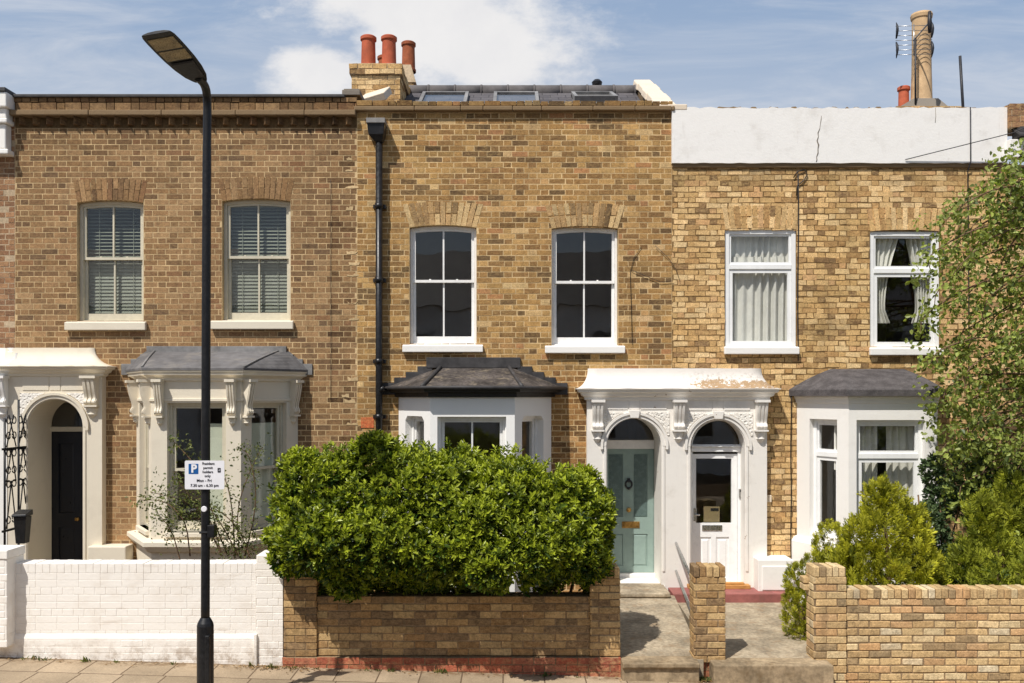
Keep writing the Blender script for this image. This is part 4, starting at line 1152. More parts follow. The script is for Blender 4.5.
def ragged(x0, x1, z0, z1, n=60, a=.012):
    top = [(x1 - (x1 - x0) * k / n, z1 + RNG.uniform(-a, a)) for k in range(n + 1)]
    return [(x0, z0)] + [(x0 + (x1 - x0) * k / n, z0 + RNG.uniform(-a, a) * .4) for k in range(1, n)] + [(x1, z0)] + top
mb = MB(); mb.plate(ragged(RX0 - .01, X(1005), Z(164), Z(109) ), [], -.055, .26); mesh_obj('parapet', mb, MT['white_parapet'], HR, .02)
mb = MB(); mb.box(RX0, X(1005), -.03, .02, Z(164) - .055, Z(164) - .002); mesh_obj('soffit_band', mb, MT['coping_old'], HR, .01)
mb = MB(); top = []
for k in range(90):
    x = RX0 + .03 + (X(1002) - RX0 - .06) * k / 89; top.append((x, Z(109) + RNG.choice((-.02, -.015, .012, .02)) + RNG.uniform(-.004, .004)))
mb.plate([(RX0 + .03, Z(109) - .06), (X(1002) - .03, Z(109) - .06)] + top[::-1], [], -.035, .22)
mesh_obj('coping', mb, MT['coping_old'], HR, .008)
mb = MB(); mb.face([(RX0, .26, 6.2), (RX1, .26, 6.2), (RX1, 8, 6.05), (RX0, 8, 6.05)]); mesh_obj('roof', mb, MT['lead_dark'], HR)
def crack(pts, r=.004, y=-.057):
    mb.tube([(a, y + .002, b) for a, b in pts], r, 5)
mb = MB(); crack([(X(819.5 + dx), Z(yy)) for dx, yy in ((0.5, 117), (.1, 121), (-.7, 126), (-1.2, 130), (-3, 134), (-2.6, 138), (-3.9, 142), (-2.4, 146), (-3.0, 150), (-2.9, 154), (-4.4, 158), (-4.0, 161), (-4.8, 163))], [.004, .006, .004, .005, .008, .006, .009, .011, .007, .009, .006, .008, .005]); crack([(X(933.5 + dx), Z(yy)) for dx, yy in ((0, 109), (.3, 118), (-.2, 124))], .004); mesh_obj('crack', mb, MT['grey_cement'], HR)
for W, sp in ((R1, .685), (R2, .665)):
    window(HR, W[0] + .004, W[1] - .004, W[2], W[3] - .004, 0, .025, MT['upvc'], MT['glass'], fw=.058, bars=0, split=sp, style='casement',
           sill=(W[0] - .02, W[1] + .02), sill_mat=MT['white'], sill_h=.10)
w = R1; curtain(w[0] + .05, w[1] - .05, w[2] + .02, w[3] - .36, .14, 'cream gathered curtain filling the lower window beside the wall cable', 8, amp=.03, group='net curtains upstairs')
curtain(w[0] + .05, w[1] - .05, w[3] - .42, w[3] - .02, .17, 'thin net hanging in the top light beside the wall cable', 10, amp=.02, group='net curtains upstairs')
w = R2; cxx = (w[0] + w[1]) / 2
curtain(w[0] + .04, cxx - .03, w[2] + .35, w[3] - .03, .15, 'net curtain tied to the left in the upstairs window near the tree', 5, (w[0] + .12, .62, .85), group='net curtains upstairs')
curtain(cxx + .05, w[1] - .04, w[2] + .35, w[3] - .03, .15, 'net curtain tied to the right in the upstairs window near the tree', 5, (w[1] - .1, .5, .85), group='net curtains upstairs')
# white bay with dark felt roof
foot = bay_foot(RBC, RHW, RHF, RP); facets = [frame_at(foot[i], foot[i + 1]) for i in range(3)]
zt, zh = Z(396, -RP), Z(420, -RP); mb = MB(); ops = []
for i, (M, L) in enumerate(facets):
    mb.M = M
    a, b = ((.10, L - .15) if i == 1 else (.23, L - .19) if i == 0 else (.15, L - .26))
    ops.append((a, b)); mb.plate([(0, -.2), (L, -.2), (L, zt), (0, zt)], [arch(a, b, 1.02, zh, 0)], 0, .14)
mb.M = None; bay = mesh_obj('bay_window', mb, MT['white'], HR, .008)
for i, (M, L) in enumerate(facets):
    a, b = ops[i]
    window(bay, a, b, 1.02, zh, 0, .075, MT['upvc'], MT['glass'], M, fw=.05, bars=0, split=.70, style='casement')
mb = MB(); sweep(mb, foot, [(0, -.15), (.07, -.15), (.07, .90), (.03, .96), (0, .97)]); mesh_obj('plinth', mb, MT['white'], bay, .01)
mb = MB(); sweep(mb, foot, [(0, zt - .10), (.012, zt - .09), (.018, zt - .05), (.035, zt - .01), (.035, zt + .01)]); mesh_obj('cornice', mb, MT['white'], bay, .004)
mb = MB(); base, top = bay_roof(mb, RBC, RHW, RHF, RP, .10, zt + .085, Z(369), .50, .02, .085); roof = mesh_obj('roof', mb, MT['felt'], bay, .012)
cw0, cw1 = RBC - RHF + .12, RBC + RHF - .16
curtain(cw0, cw0 + .36, 1.1, zh - .06, -RP + .26, 'white curtain at the left side of the white bay window', 4, amp=.025, group='curtains in the right bay')
curtain(cw1 - .36, cw1 + .02, 1.1, zh - .06, -RP + .26, 'white curtain at the right side of the white bay window', 4, amp=.025, group='curtains in the right bay')
M, L = facets[0]; q = M @ Vector((.62, .24, 0)); curtain(q.x - .15, q.x + .12, 1.9, zh - .05, q.y, 'short white curtain in the left side light of the white bay', 3, amp=.02, group='curtains in the right bay')
# white panelled door with glass
d = .13; gx = lambda px: X(px, d); gz = lambda py: Z(py, d)
x0, x1 = gx(692.6), gx(737); zb, ztp = gz(588), gz(454)
gp = (gx(696), gx(731.5), gz(523), gz(458.5)); p1 = (gx(699), gx(711), gz(578), gz(537)); p2 = (gx(716), gx(729), gz(578), gz(537))
mb = MB(); mb.plate([(x0, zb), (x1, zb), (x1, ztp), (x0, ztp)], [arch(*gp, 0), arch(*p1, 0), arch(*p2, 0)], d, d + .04)
for a, b, c, e in (p1, p2):
    mb.box(a, b, d + .014, d + .03, c, e); mb.loft([[(a + .03, d + .015, c + .03), (b - .03, d + .015, c + .03), (b - .03, d + .015, e - .03), (a + .03, d + .015, e - .03)], [(a + .05, d + .004, c + .05), (b - .05, d + .004, c + .05), (b - .05, d + .004, e - .05), (a + .05, d + .004, e - .05)]])
dR = mesh_obj('door', mb, MT['upvc'], HR, .005)
mb = MB(); mb.box(gp[0], gp[1], d + .018, d + .022, gp[2], gp[3]); mesh_obj('pane', mb, MT['glass'], dR)
mb = MB(); mb.box(gx(702), gx(722), d - .012, d + .001, gz(530.5), gz(525)); mesh_obj('letter_plate', mb, MT['chrome'], dR, .003)
mb = MB(); mb.box(gx(693.6), gx(696.6), d - .012, d, gz(521), gz(508)); mb.tube([(gx(695), d - .01, gz(514.5)), (gx(695), d - .045, gz(514.5)), (gx(699), d - .05, gz(514.5))], .012, 8); mesh_obj('handle', mb, MT['chrome'], dR)
mb = MB()
for a, b in ((gx(690.2), x0 - .004), (x1 + .004, gx(746))): mb.box(a, b, d - .02, d + .09, zb - .02, ztp + .03)
mb.box(gx(691.2), gx(746), d - .035, d + .09, ztp + .032, gz(447)); mb.box(gx(691), gx(746.5), d - .06, d + .09, gz(447) + .002, gz(445.6))
dfr = mesh_obj('door_frame', mb, MT['upvc'], HR, .005)
mb = MB(); mb.plate(arch(gx(691.2), gx(746), gz(446), Z(419.5, -PF) - .005, .362, 24), [arch(gx(692.4), gx(745), gz(444.5), Z(419.5, -PF) - .025, .345, 24)], d, d + .05); fl = mesh_obj('fanlight', mb, MT['upvc'], HR, .004)
mb = MB(); mb.plate(arch(gx(693), gx(744), gz(445), Z(419.5, -PF) - .03, .34, 24), [], d + .02, d + .025); mesh_obj('pane', mb, MT['glass'], fl)
mb = MB(); mb.box(2.36, 3.19, -.24, -.124, .287, .335); mb.box(2.44, 3.12, -.20, -.124, .336, .36); mesh_obj('threshold_tiles', mb, MT['orange_tile'], HR, .004)
mb = MB(); mb.box(gx(738.2), gx(741.4), d - .045, d - .02, gz(497), gz(488.5)); mb.mat = 1; mb.box(gx(739), gx(740.6), d - .049, d - .044, gz(491.6), gz(489.4)); tag(mesh_obj('doorbell', mb, [MT['chrome'], MT['black']], loc=(gx(740), d - .03, gz(493)), bevel=.004), 'small video doorbell on the white door frame', 'doorbell')
mb = MB(); mb.box(gx(704.5), gx(720.5), d + .05, d + .06, gz(522.5), gz(507)); mb.mat = 1; mb.box(gx(711.5), gx(719.5), d + .047, d + .051, gz(511.5), gz(508.6))
tag(mesh_obj('paper_notice', mb, [MT['paper'], MT['sign_ink']], loc=(gx(712), d + .05, gz(522))), 'yellowed card notice standing inside the glazed white door', 'notice')
mb = MB(); mb.box(X(764.6), X(771), -.035, .004, Z(502), Z(495)); tag(mesh_obj('cable_box', mb, MT['coping'], loc=(X(768), 0, Z(498)), bevel=.006), 'tiny grey box fixed to brickwork between porch and white bay', 'box')
# chimney behind the white parapet
yc = 2.0; sxc = X(921.5, yc)
mb = MB(); brick_block(mb, sxc - .55, sxc + .5, yc - .35, yc + .5, 5.9, Z(113, yc), 'right'); mb.mat = 1
mb.loft([[(sxc - .5, yc - .3, Z(113, yc) - .01), (sxc + .3, yc - .3, Z(113, yc) - .01), (sxc + .3, yc + .3, Z(113, yc) - .01), (sxc - .5, yc + .3, Z(113, yc) - .01)], [(sxc - .2, yc - .18, Z(102, yc)), (sxc + .18, yc - .18, Z(102, yc)), (sxc + .18, yc + .18, Z(102, yc)), (sxc - .2, yc + .18, Z(102, yc))]])
st = mesh_obj('chimney_stack', mb, [MT['brick_right'], MT['grey_cement']], HR)
mb = MB(); mb.lathe((sxc, yc, Z(104, yc)), [(.17, 0), (.16, .05), (.148, .5), (.143, .9), (.143, 1.33), (.158, 1.35), (.166, 1.40), (.155, 1.43), (.12, 1.43), (.12, 1.2), (0, 1.2)], 24); mesh_obj('chimney_pot', mb, MT['buff_clay'], st)
mb = MB(); pot(mb, X(906.5, yc) , yc + .1, Z(116, yc), .085, .50); mesh_obj('chimney_pot', mb, MT['terracotta'], st)
# aerial in front of the tall pot
ym = yc - .26; ax = X(915.5, ym); mb = MB(); mb.tube([(ax, ym, 7.3), (ax, ym, Z(38, ym))], .016, 8); A = thing('tv_aerial', 'grey television aerial clamped in front of the tall buff chimney pot', 'aerial', (ax, ym, 7.3)); mesh_obj('mast', mb, MT['iron_dark'], A)
bd = Vector((-.06, -.98, .05)).normalized(); c0 = Vector((ax, ym - .03, Z(38, ym))); mb = MB(); mb.tube([c0 - bd * .12, c0 + bd * .50], .012, 6); mesh_obj('boom', mb, MT['chrome'], A)
sd = Vector((bd.y, -bd.x, 0)).normalized()
mb = MB(); rc = c0 - bd * .10
for i in range(7): zz = (i - 3) * .075; mb.tube([rc + Vector((0, 0, zz)) - sd * .28, rc + Vector((0, 0, zz)) + sd * .28], .005, 5)
mb.tube([rc + Vector((0, 0, -.25)), rc + Vector((0, 0, .25))], .008, 5); mesh_obj('reflector', mb, MT['chrome'], A)
for s in (-1, 1):
    mb = MB()
    for up in (-1, 1): mb.tube([rc + sd * s * .27 + Vector((0, 0, up * (.03 + .25 * t))) + bd * (.05 * math.sin(t * 3.1)) for t in (0, .25, .5, .75, 1)], [.012, .02, .022, .016, .006], 8)
    mesh_obj('reflector_blade', mb, MT['iron_dark'], A)
mb = MB(); mb.tube([c0 + bd * .5 + Vector((0, 0, -.16)), c0 + bd * .5 + Vector((0, 0, .0)), c0 + bd * .5 + Vector((0, 0, .16))], [.022, .034, .022], 8); mesh_obj('dipole', mb, MT['iron_dark'], A)
mb = MB(); mb.tube([(X(964.5, .5), .5, 6.6), (X(960, .5), .5, Z(56, .5))], .02, 8); tag(mesh_obj('roof_pole', mb, MT['iron_dark'], loc=(X(964.5, .5), .5, 6.6)), 'bare leaning metal pole behind the white parapet', 'pole')

# ================================================================== slivers of the next houses
HFL = thing('terraced_house', 'red brick house edge with white corbel cut off by the left edge', 'house', (-8.2, 0, 0), 'terraced houses of the row')
house_wall(HFL, -11, LX0, Z(97), [(-7.92, -7.14, -.2, 2.85, .39)], 'far_left', MT['brick_left'], MT['mortar_white'], joint=.012, jit=.004)
mb = MB(); mb.box(LX0 - .4, LX0 - .012, -.09, .0, -.2, Z(158)); mb.mat = 1; 
mb = MB(); x1 = LX0
for z0, z1, o, dx in ((Z(157), Z(152), .10, 0), (Z(152) + .002, Z(127), .085, .04), (Z(127) + .002, Z(122), .13, .0), (Z(122) + .002, Z(112), .11, .02), (Z(112) + .002, Z(97), .16, -.01)): mb.box(x1 - .55, x1 - dx - .005, -o - .06, .002, z0, z1)
mesh_obj('corbel', mb, MT['white'], HFL, .015)
mb = MB(); mb.box(x1 - .6, x1 + .0, -.24, .3, Z(97) + .002, Z(93)); mesh_obj('coping', mb, MT['lead_dark'], HFL, .006)
mb = MB(); mb.M = Matrix.Translation((0, 0, 0)); mb.tube([(X(19), .2, Z(98)), (X(24), .2, Z(94)), (X(34), .2, Z(93.5)), (X(40), .2, Z(97))], .03, 8); mesh_obj('lead_roll', mb, MT['lead_dark'], HL)
HFR = thing('terraced_house', 'pale house edge with brick stub and dark slate cut off by the right edge', 'house', (7.8, 0, 0), 'terraced houses of the row')
house_wall(HFR, RX1, 11, Z(165), [], 'right', MT['brick_right'], MT['mortar_right'])
mb = MB(); brick_block(mb, X(1005), X(1060), -.12, .3, Z(130), Z(106), 'far_left'); mesh_obj('parapet', mb, [MT['brick_right'], MT['mortar_white']], HFR)
mb = MB(); mb.loft([[(X(1010), -.25, Z(141)), (X(1080), -.25, Z(141)), (X(1080), .0, Z(129)), (X(1010), .0, Z(129))], [(X(1010), -.25, Z(139)), (X(1080), -.25, Z(139)), (X(1080), .0, Z(127)), (X(1010), .0, Z(127))]]); mb.box(X(1012), X(1080), -.2, 0, Z(140), Z(130) - .01); mesh_obj('slate_edge', mb, MT['lead_dark'], HFR)
mb = MB(); mb.box(X(1004), X(1060), -.14, .0, Z(160), Z(142)); mesh_obj('white_band', mb, MT['white'], HFR, .01)

# ================================================================== cables on the front
def cable(pts, r, label, m='iron_dark'):
    mb = MB(); mb.tube(pts, r, 6); o = mesh_obj('wall_cable', mb, MT[m], loc=pts[0]); tag(o, label, 'cable')
cable([(X(797.5 + .4 * math.sin(k)), -.018, Z(172 + k * 27)) for k in range(8)], .007, 'thin cable down the bricks left of the window near the tree')
cable([(X(790.5) + .004 * math.sin(k), -.02, Z(392 + k * 13)) for k in range(14)], .007, 'thin dark cable running down beside the white bay', 'black')
cable([(X(967.5), -.075, Z(109)), (X(967.8), -.075, Z(163)), (X(967), -.02, Z(172)), (X(968), -.02, Z(300)), (X(968), -.02, Z(480))], .008, 'vertical cable over white parapet and bricks by the tree')
cable([(X(632), -.02, Z(345)), (X(631), -.012, Z(300)), (X(630), -.012, Z(272)), (X(634), -.012, Z(258)), (X(641), -.012, Z(247))], .0035, 'short hooked cable right of the middle sash window', 'black')
cable([(X(631), -.02, Z(270)), (X(645), -.02, Z(276)), (X(660), -.02, Z(282)), (X(673), -.02, Z(281))], .003, 'slack cable loop between the golden and yellow brick fronts')
cable([(X(655), -.02, Z(246)), (X(668), -.02, Z(258)), (X(676), -.02, Z(270)), (X(680), -.02, Z(282))], .003, 'curling loose wire below the corner of the white parapet')
cable([(X(905, -.06), -.07, Z(161)), (X(1006, -.06), -.25, Z(138)), (X(1100, -1), -1.2, Z(118))], .006, 'diagonal wire crossing the white parapet near the right end')
cable([(X(793), -.02, Z(178)), (X(797), -.025, Z(172)), (X(804), -.02, Z(170)), (X(807), -.02, Z(175)), (X(803), -.02, Z(181)), (X(797), -.02, Z(186)), (X(796), -.02, Z(196))], .008, 'coil of black cable under the white parapet', 'black')
cable([(X(331) + .002 * math.sin(k), -.015, Z(180 + k * 20)) for k in range(12)], .003, 'fine upright cable on the brown bricks left of the downpipe')

# ================================================================== garden walls and gate piers
def pier_bricks(mb, x0, x1, y0, y1, z0, z1, pal, cap=True):
    if cap: brick_block(mb, x0, x1, y0, y1, z0, z1 - .11, pal, 'stretcher'); brick_on_edge(mb, x0 - .004, x1 + .004, y0 - .004, y1 + .004, z1 - .11, pal, .105, (x1 - x0) / 5)
    else: brick_block(mb, x0, x1, y0, y1, z0, z1, pal, 'stretcher')
WY = -2.86
# white painted wall
W = thing('garden_wall', 'white painted brick garden wall behind the lamp post', 'wall', (-4, WY, 0), 'front garden walls')
def m_white_brick():
    m, g = new_mat('white_painted_brick'); p = g.pos(); x, y, z = g.sep(p)
    n = g.noise(p, 4, 5, .6); n2 = g.noise(p, 30, 4, .6); hz = g.noise(g.comb(g.m('MULTIPLY', x, 2.5), y, g.m('MULTIPLY', z, 13.3)), 1.0, 3, .6)
    c = g.mix(g.ss(n, .45, .75, 0, .3), lin(241, 236, 228), lin(206, 192, 174)); c = g.mix(g.ss(hz, .6, .72, 0, .3), c, lin(186, 168, 146))
    c = g.mix(g.m('MULTIPLY', g.ss(z, .42, .10), g.ss(g.noise(p, 7, 6, .75), .42, .66, 0, .7)), c, lin(140, 116, 86))
    g.out(g.pbsdf(c, .7, g.bump(g.m('ADD', n2, n), .3, .008), spec=.25)); return m
MT['white_brick'] = m_white_brick()
wx0, wx1 = -9.0, X(256, WY)
mb = MB(); mb.mat = 0
def paint_brick(x0, x1, y0, y1, z0, z1, sides=''):
    mb.col = (1, 1, 1); mb.box(x0 + .004, x1 - .004, y0 + .0035, y1, z0, z1)
    lay(mb, x0, x1, z0, z1, y0, 'left', (), 'english', .0022, .0008, .0008, depth=.012, flip_ends=True)
zt = Z(563.5, WY)
paint_brick(wx0, wx1, WY, WY + .22, .36, zt - .10)
t = wx0
while t < wx1:
    e = min(t + .075, wx1); mb.box(t + .0008, e - .0008, WY + RNG.uniform(-.0015, .001), WY + .22, zt - .1, zt + RNG.uniform(-.003, .003)); t = e
mesh_obj('brickwork', mb, MT['white_brick'], W, .004)
mb = MB(); mb.loft([[(wx0, WY - .02, -.4), (wx1, WY - .02, -.4), (wx1, WY + .2, -.4), (wx0, WY + .2, -.4)], [(wx0, WY - .02, .355), (wx1, WY - .02, .355), (wx1, WY + .2, .355), (wx0, WY + .2, .355)], [(wx0, WY - .004, .40), (wx1, WY - .004, .40), (wx1, WY + .2, .40), (wx0, WY + .2, .40)]])
lay(mb, wx0, wx1, .0, .34, WY - .0215, 'left', (), 'stretcher', .003, .001, .001, depth=.01)
mesh_obj('footing', mb, MT['white_brick'], W, .006)
mb = MB(); paint_brick(X(256, WY) + .004, X(283.5, WY), WY - .02, WY + .3, -.2, Z(555, WY)); mb.box(X(255, WY), X(258, WY), WY - .05, WY - .02, street(-2.6), .12 + Z(640, WY) - .05); mesh_obj('end_pier', mb, MT['white_brick'], W, .005)
mb = MB(); pw = X(16, WY); paint_brick(-5.62, pw, WY - .16, WY + .16, .30, Z(559, -3)); mb.box(-5.64, pw + .006, WY - .17, WY + .17, Z(559, -3) + .002, Z(550, -3)); mesh_obj('gate_pier', mb, MT['white_brick'], W, .008)

GW = [MT['brick_garden'], MT['mortar_garden']]
# hedge wall
x0, x1 = X(317, WY), X(590, WY); px0, px1 = X(284, WY) + .006, X(620, WY)
W = thing('garden_wall', 'low brown brick garden wall with red brick foot under the hedge', 'wall', (-.6, WY, 0), 'front garden walls')
mb = MB(); brick_block(mb, x0 - .01, x1 + .01, WY, WY + .22, .17, Z(596, WY), 'garden_centre', 'stretcher', sides=''); mesh_obj('brickwork', mb, GW, W, .005, seg=1)
mb = MB(); brick_block(mb, px0, x0, WY - .025, WY + .30, .17, Z(572, WY), 'garden_centre', sides='lr'); mesh_obj('end_pier', mb, GW, W)
mb = MB(); pier_bricks(mb, x1, px1, WY - .025, WY + .25, .17, Z(567, WY), 'garden_centre'); mesh_obj('gate_pier', mb, GW, W, .005, seg=1)
mb = MB(); brick_block(mb, px0 - .01, px1 + .0, WY - .05, WY + .2, -.21, .168, 'red', 'stretcher', relief=.002); mesh_obj('red_footing', mb, GW, W)
# lone gate pier
gx0, gx1 = X(693.5, WY), X(725, WY)
P = thing('gate_pier', 'short lone brick gate pier between the two front paths', 'pier', ((gx0 + gx1) / 2, WY, 0))
mb = MB(); pier_bricks(mb, gx0, gx1, WY - .02, WY + .21, .10, Z(566, WY), 'garden_centre'); mesh_obj('brickwork', mb, GW, P, .005, seg=1)
mb = MB(); brick_block(mb, gx0 + .1, gx1 - .02, WY + .01, WY + .2, -.15, .10, 'red', 'stretcher'); mesh_obj('red_footing', mb, GW, P)
# right wall
W = thing('garden_wall', 'buff brick garden wall with brick-on-edge top below the conifers', 'wall', (4.5, WY, 0), 'front garden walls')
rx0, rx1 = X(813, WY), X(846, WY)
mb = MB(); brick_block(mb, rx1 + .002, 7.6, WY, WY + .2, -.24, Z(598.5, WY), 'garden_right', 'stretcher', .005, .004, .013, sides=''); brick_on_edge(mb, rx1 + .004, 7.6, WY - .004, WY + .204, Z(598.5, WY), 'garden_right', .10, .072); mesh_obj('brickwork', mb, GW, W, .005, seg=1)
mb = MB(); pier_bricks(mb, rx0, rx1, WY - .015, WY + .22, -.24, Z(566, WY), 'garden_right')
for z in (Z(583, WY), Z(590, WY)): mb.mat = 0; mb.col = pick('garden_right'); mb.box(rx0 - .055, rx0 + .05, WY + .12, WY + .26, z - .03, z + .03)
mesh_obj('gate_pier', mb, GW, W, .005, seg=1)

# ================================================================== paths and steps
def slab(name, pts_lo, pts_hi, mat, bev=.012):
    mb = MB(); mb.loft([pts_lo, pts_hi]); return mesh_obj(name, mb, mat, bevel=bev)
def quad_path(name, nx0, nx1, ny, nz, fx0, fx1, fy, fz, mat):
    mb = MB(); n = 10; loops = []
    for k in range(n + 1):
        t = k / n; a, b = nx0 + (fx0 - nx0) * t, nx1 + (fx1 - nx1) * t; y = ny + (fy - ny) * t; z = nz + (fz - nz) * t
        loops.append([(a, y, z - .5), (b, y, z - .5), (b, y, z), (a, y, z)])
    mb.loft(loops); return struct(mesh_obj(name, mb, mat))
quad_path('path', 1.12, 1.98, -2.9, .140, 1.14, 2.12, -.5, .262, MT['concrete'])
quad_path('path', 2.12, 3.16, -2.92, .128, 2.16, 3.66, -.5, .172, MT['concrete'])
def step(label, x0, x1, y0, y1, z0, z1, mat, lip=.0, loc=None):
    mb = MB(); n = 12; R = lambda a: RNG.uniform(-a, a)
    lo = [(x0 + (x1 - x0) * k / n, y0 + R(.006), z0) for k in range(n + 1)] + [(x1, y1, z0), (x0, y1, z0)]
    mid = [(a, b, z1 - .055 if lip else z1 - .03) for a, b, c in lo]
    if lip:
        hi0 = [(a + (R(.003)), b - (lip if i <= n else 0), z1 - .05) for i, (a, b, c) in enumerate(lo)]; hi = [(a, b, z1 + R(.004)) for a, b, c in hi0]
        mb.loft([lo, mid, hi0, hi])
    else: mb.loft([lo, mid, [(a, b + (.0 if i <= n else 0), z1 + R(.005)) for i, (a, b, c) in enumerate(mid)]])
    o = mesh_obj('stone_step', mb, mat, bevel=.012, loc=((x0 + x1) / 2, y0, z0)); tag(o, label, 'step', 'stone steps'); return o
step('worn concrete step with overhanging lip at the pavement below teal door', X(622, -3), X(699, -3), -3.02, -2.78, -.12, .150, MT['concrete_step'], .035)
step('broad stained concrete step at the pavement right of the lone pier', 2.05, 3.27, -3.06, -2.80, -.2, .135, MT['concrete_step'])
step('smooth doorstep slab directly below the pale teal door', X(612, -.6), X(670, -.6), -.62, -.02, .1, .318, MT['concrete'], .03)
mb = MB(); mb.box(X(673, -.5), X(789.5, -.5), -.52, -.13, .02, .286); tag(mesh_obj('painted_step', mb, MT['red_paint'], loc=(2.8, -.5, .1), bevel=.01), 'long dull red painted step below the white glazed door', 'step')
mb = MB(); mb.box(1.24, 2.06, -.16, .36, .1, .312); tag(mesh_obj('door_sill', mb, MT['white'], loc=(1.65, 0, .1), bevel=.008), 'white painted sill inside the arch of the teal door', 'sill')
# handrail between the two paths
H = thing('handrail', 'grey two bar handrail from the porch pillar to the lone pier', 'handrail', (2.16, -1.5, .3))
for py0, py1 in ((543, 563), (571, 597)):
    mb = MB(); ya, yb = -.13, -2.55; xa = X(676, ya); z0, z1 = Z(py0, ya), Z(py0, ya) - .10
    mb.tube([(xa, ya, z0), (xa + (X(697, -2.55) - xa) , yb, z1)], .019, 8); mesh_obj('rail', mb, MT['chrome'], H)

# ================================================================== iron screen and post box on the left
S = thing('iron_screen', 'black scrolled wrought iron screen beside the cream porch', 'railing', (-6.62, -.4, 0))
sx = -6.56
def ybar(px): return 880 * sx / (px - 512) - 12
y_a, y_b = -.62, -.06
mb = MB(); hh = Z(405, -.3)
for y, zt_ in ((y_a, 2.58), (-.30, 2.82), (y_b, 2.92)): mb = MB(); mb.tube([(sx, y, .1), (sx, y, zt_)], .016, 6); mesh_obj('upright', mb, MT['black'], S)
for z in (2.18, 1.12, .4): mb = MB(); mb.box(sx - .012, sx + .012, y_a - .05, y_b + .06, z - .014, z + .014); mesh_obj('cross_bar', mb, MT['black'], S)
mb = MB()
for i, yc_ in enumerate((-.47, -.19)):
    w = .11
    for z0, z1 in ((1.14, 1.75), (1.75, 2.16)):
        mb.tube([(sx, yc_ - w, z0), (sx, yc_, z1), (sx, yc_ + w, z0)], .009, 6)
        mb.tube([(sx, yc_ - w, z1), (sx, yc_ + w, z1)], .007, 6)
    for z in (1.25, 1.72, 1.9, 2.12, 2.35, 2.55):
        for s in (-1, 1): mb.tube([(sx, yc_ + s * (.02 + .045 * (1 - math.cos(t))), z + s * .0 + .045 * math.sin(t)) for t in [k * 6.0 / 12 for k in range(13)]], .008, 6)
    mb.tube([(sx, yc_ - w, 2.2), (sx, yc_ + w * .5, 2.62)], .009, 6); mb.tube([(sx, yc_ + w, 2.2), (sx, yc_ - w * .5, 2.62)], .009, 6)
mesh_obj('scrollwork', mb, MT['black'], S)
mb = MB(); yx = -.75; a, b = X(13, yx), X(26, yx); c, e = Z(544, yx), Z(513, yx)
mb.loft([[(a + .02, yx + .02, c), (b - .03, yx + .02, c), (b - .03, yx + .14, c), (a + .02, yx + .14, c)], [(a, yx, e - .05), (b, yx, e - .05), (b, yx + .14, e - .05), (a, yx + .14, e - .05)]])
mb.loft([[(a - .01, yx - .03, e - .05), (b + .012, yx - .03, e - .045), (b + .012, yx + .15, e - .04), (a - .01, yx + .15, e - .04)], [(a - .01, yx - .02, e - .02), (b + .012, yx - .02, e - .015), (b + .01, yx + .15, e + .03), (a - .01, yx + .15, e + .03)]])
tag(mesh_obj('post_box', mb, MT['black'], loc=(a, yx, c), bevel=.008), 'black lidded post box hung on the iron screen', 'post box')

# ================================================================== street lamp and its parking sign
LD = 7.8; ly = LD - 12; lx = X(205.3, ly); gz0 = street(lx)
LP_ = thing('street_lamp', 'slim black street lamp with flat lantern standing before the white wall', 'street lamp', (lx, ly, gz0))
zb_ = Z(622, ly)
mb = MB(); mb.lathe((lx, ly, gz0), [(.078, 0), (.078, .04), (.072, .06), (.072, zb_ - gz0 - .03), (.066, zb_ - gz0 - .005), (.045, zb_ - gz0 + .035), (.034, zb_ - gz0 + .045)], 20); bs = mesh_obj('base', mb, MT['lamp_black'], LP_)
mb = MB(); mb.box(lx + .018, lx + .062, ly - .076, ly - .02, zb_ - .62, zb_ - .10); mesh_obj('access_door', mb, MT['lamp_black'], bs, .01)
hp = Vector((X(200.5, -4.42), -4.42, Z(80, -4.42)))
pole = [(lx + .0, ly, zb_), (lx + .005, ly, 3.0), (lx + .014, ly, 5.0), (lx + .018, ly, 5.30), (lx + .022, ly - .01, 5.50), tuple(hp - (Vector((X(156, -5.2), -5.2, Z(33, -5.2))) - hp).normalized() * .10), tuple(hp + (Vector((X(156, -5.2), -5.2, Z(33, -5.2))) - hp).normalized() * .05)]
# smooth the bend
def smooth_path(p, it=2):
    p = [Vector(q) for q in p]
    for _ in range(it):
        n = [p[0]]
        for a, b in zip(p, p[1:]): n += [a.lerp(b, .25), a.lerp(b, .75)]
        p = n + [p[-1]]
    return p
sp = smooth_path(pole); mb = MB(); mb.tube(sp, [.0385 if q.z < 5 else .036 for q in sp], 14); mesh_obj('pole', mb, MT['lamp_black'], LP_)
tip = Vector((X(156, -5.2), -5.2, Z(33, -5.2)))
ax_ = (tip - hp); HLn = ax_.length; ax_.normalize(); side = ax_.cross(Vector((0, 0, 1))).normalized(); upv = side.cross(ax_).normalized()
roll = Matrix.Rotation(math.radians(8), 3, ax_); side = roll @ side; upv = roll @ upv
def HP(t, s, h): return hp + ax_ * (t * HLn) + side * s + upv * h
ts = [-.02, .02, .12, .3, .5, .7, .85, .95, 1.0]; ws = [.05, .065, .095, .12, .132, .135, .134, .130, .118]; hs = [.035, .04, .045, .045, .04, .035, .03, .026, .02]
mb = MB(); loops = []
for t, w, h in zip(ts, ws, hs): loops.append([HP(t, w * a, h * b) for a, b in ((-1, -.18), (-.97, -.32), (0, -.34), (.97, -.32), (1, -.18), (.9, .25), (.55, .75), (0, .95), (-.55, .75), (-.9, .25))])
mb.loft(loops); hd = mesh_obj('lantern', mb, MT['lamp_black'], LP_, .004)
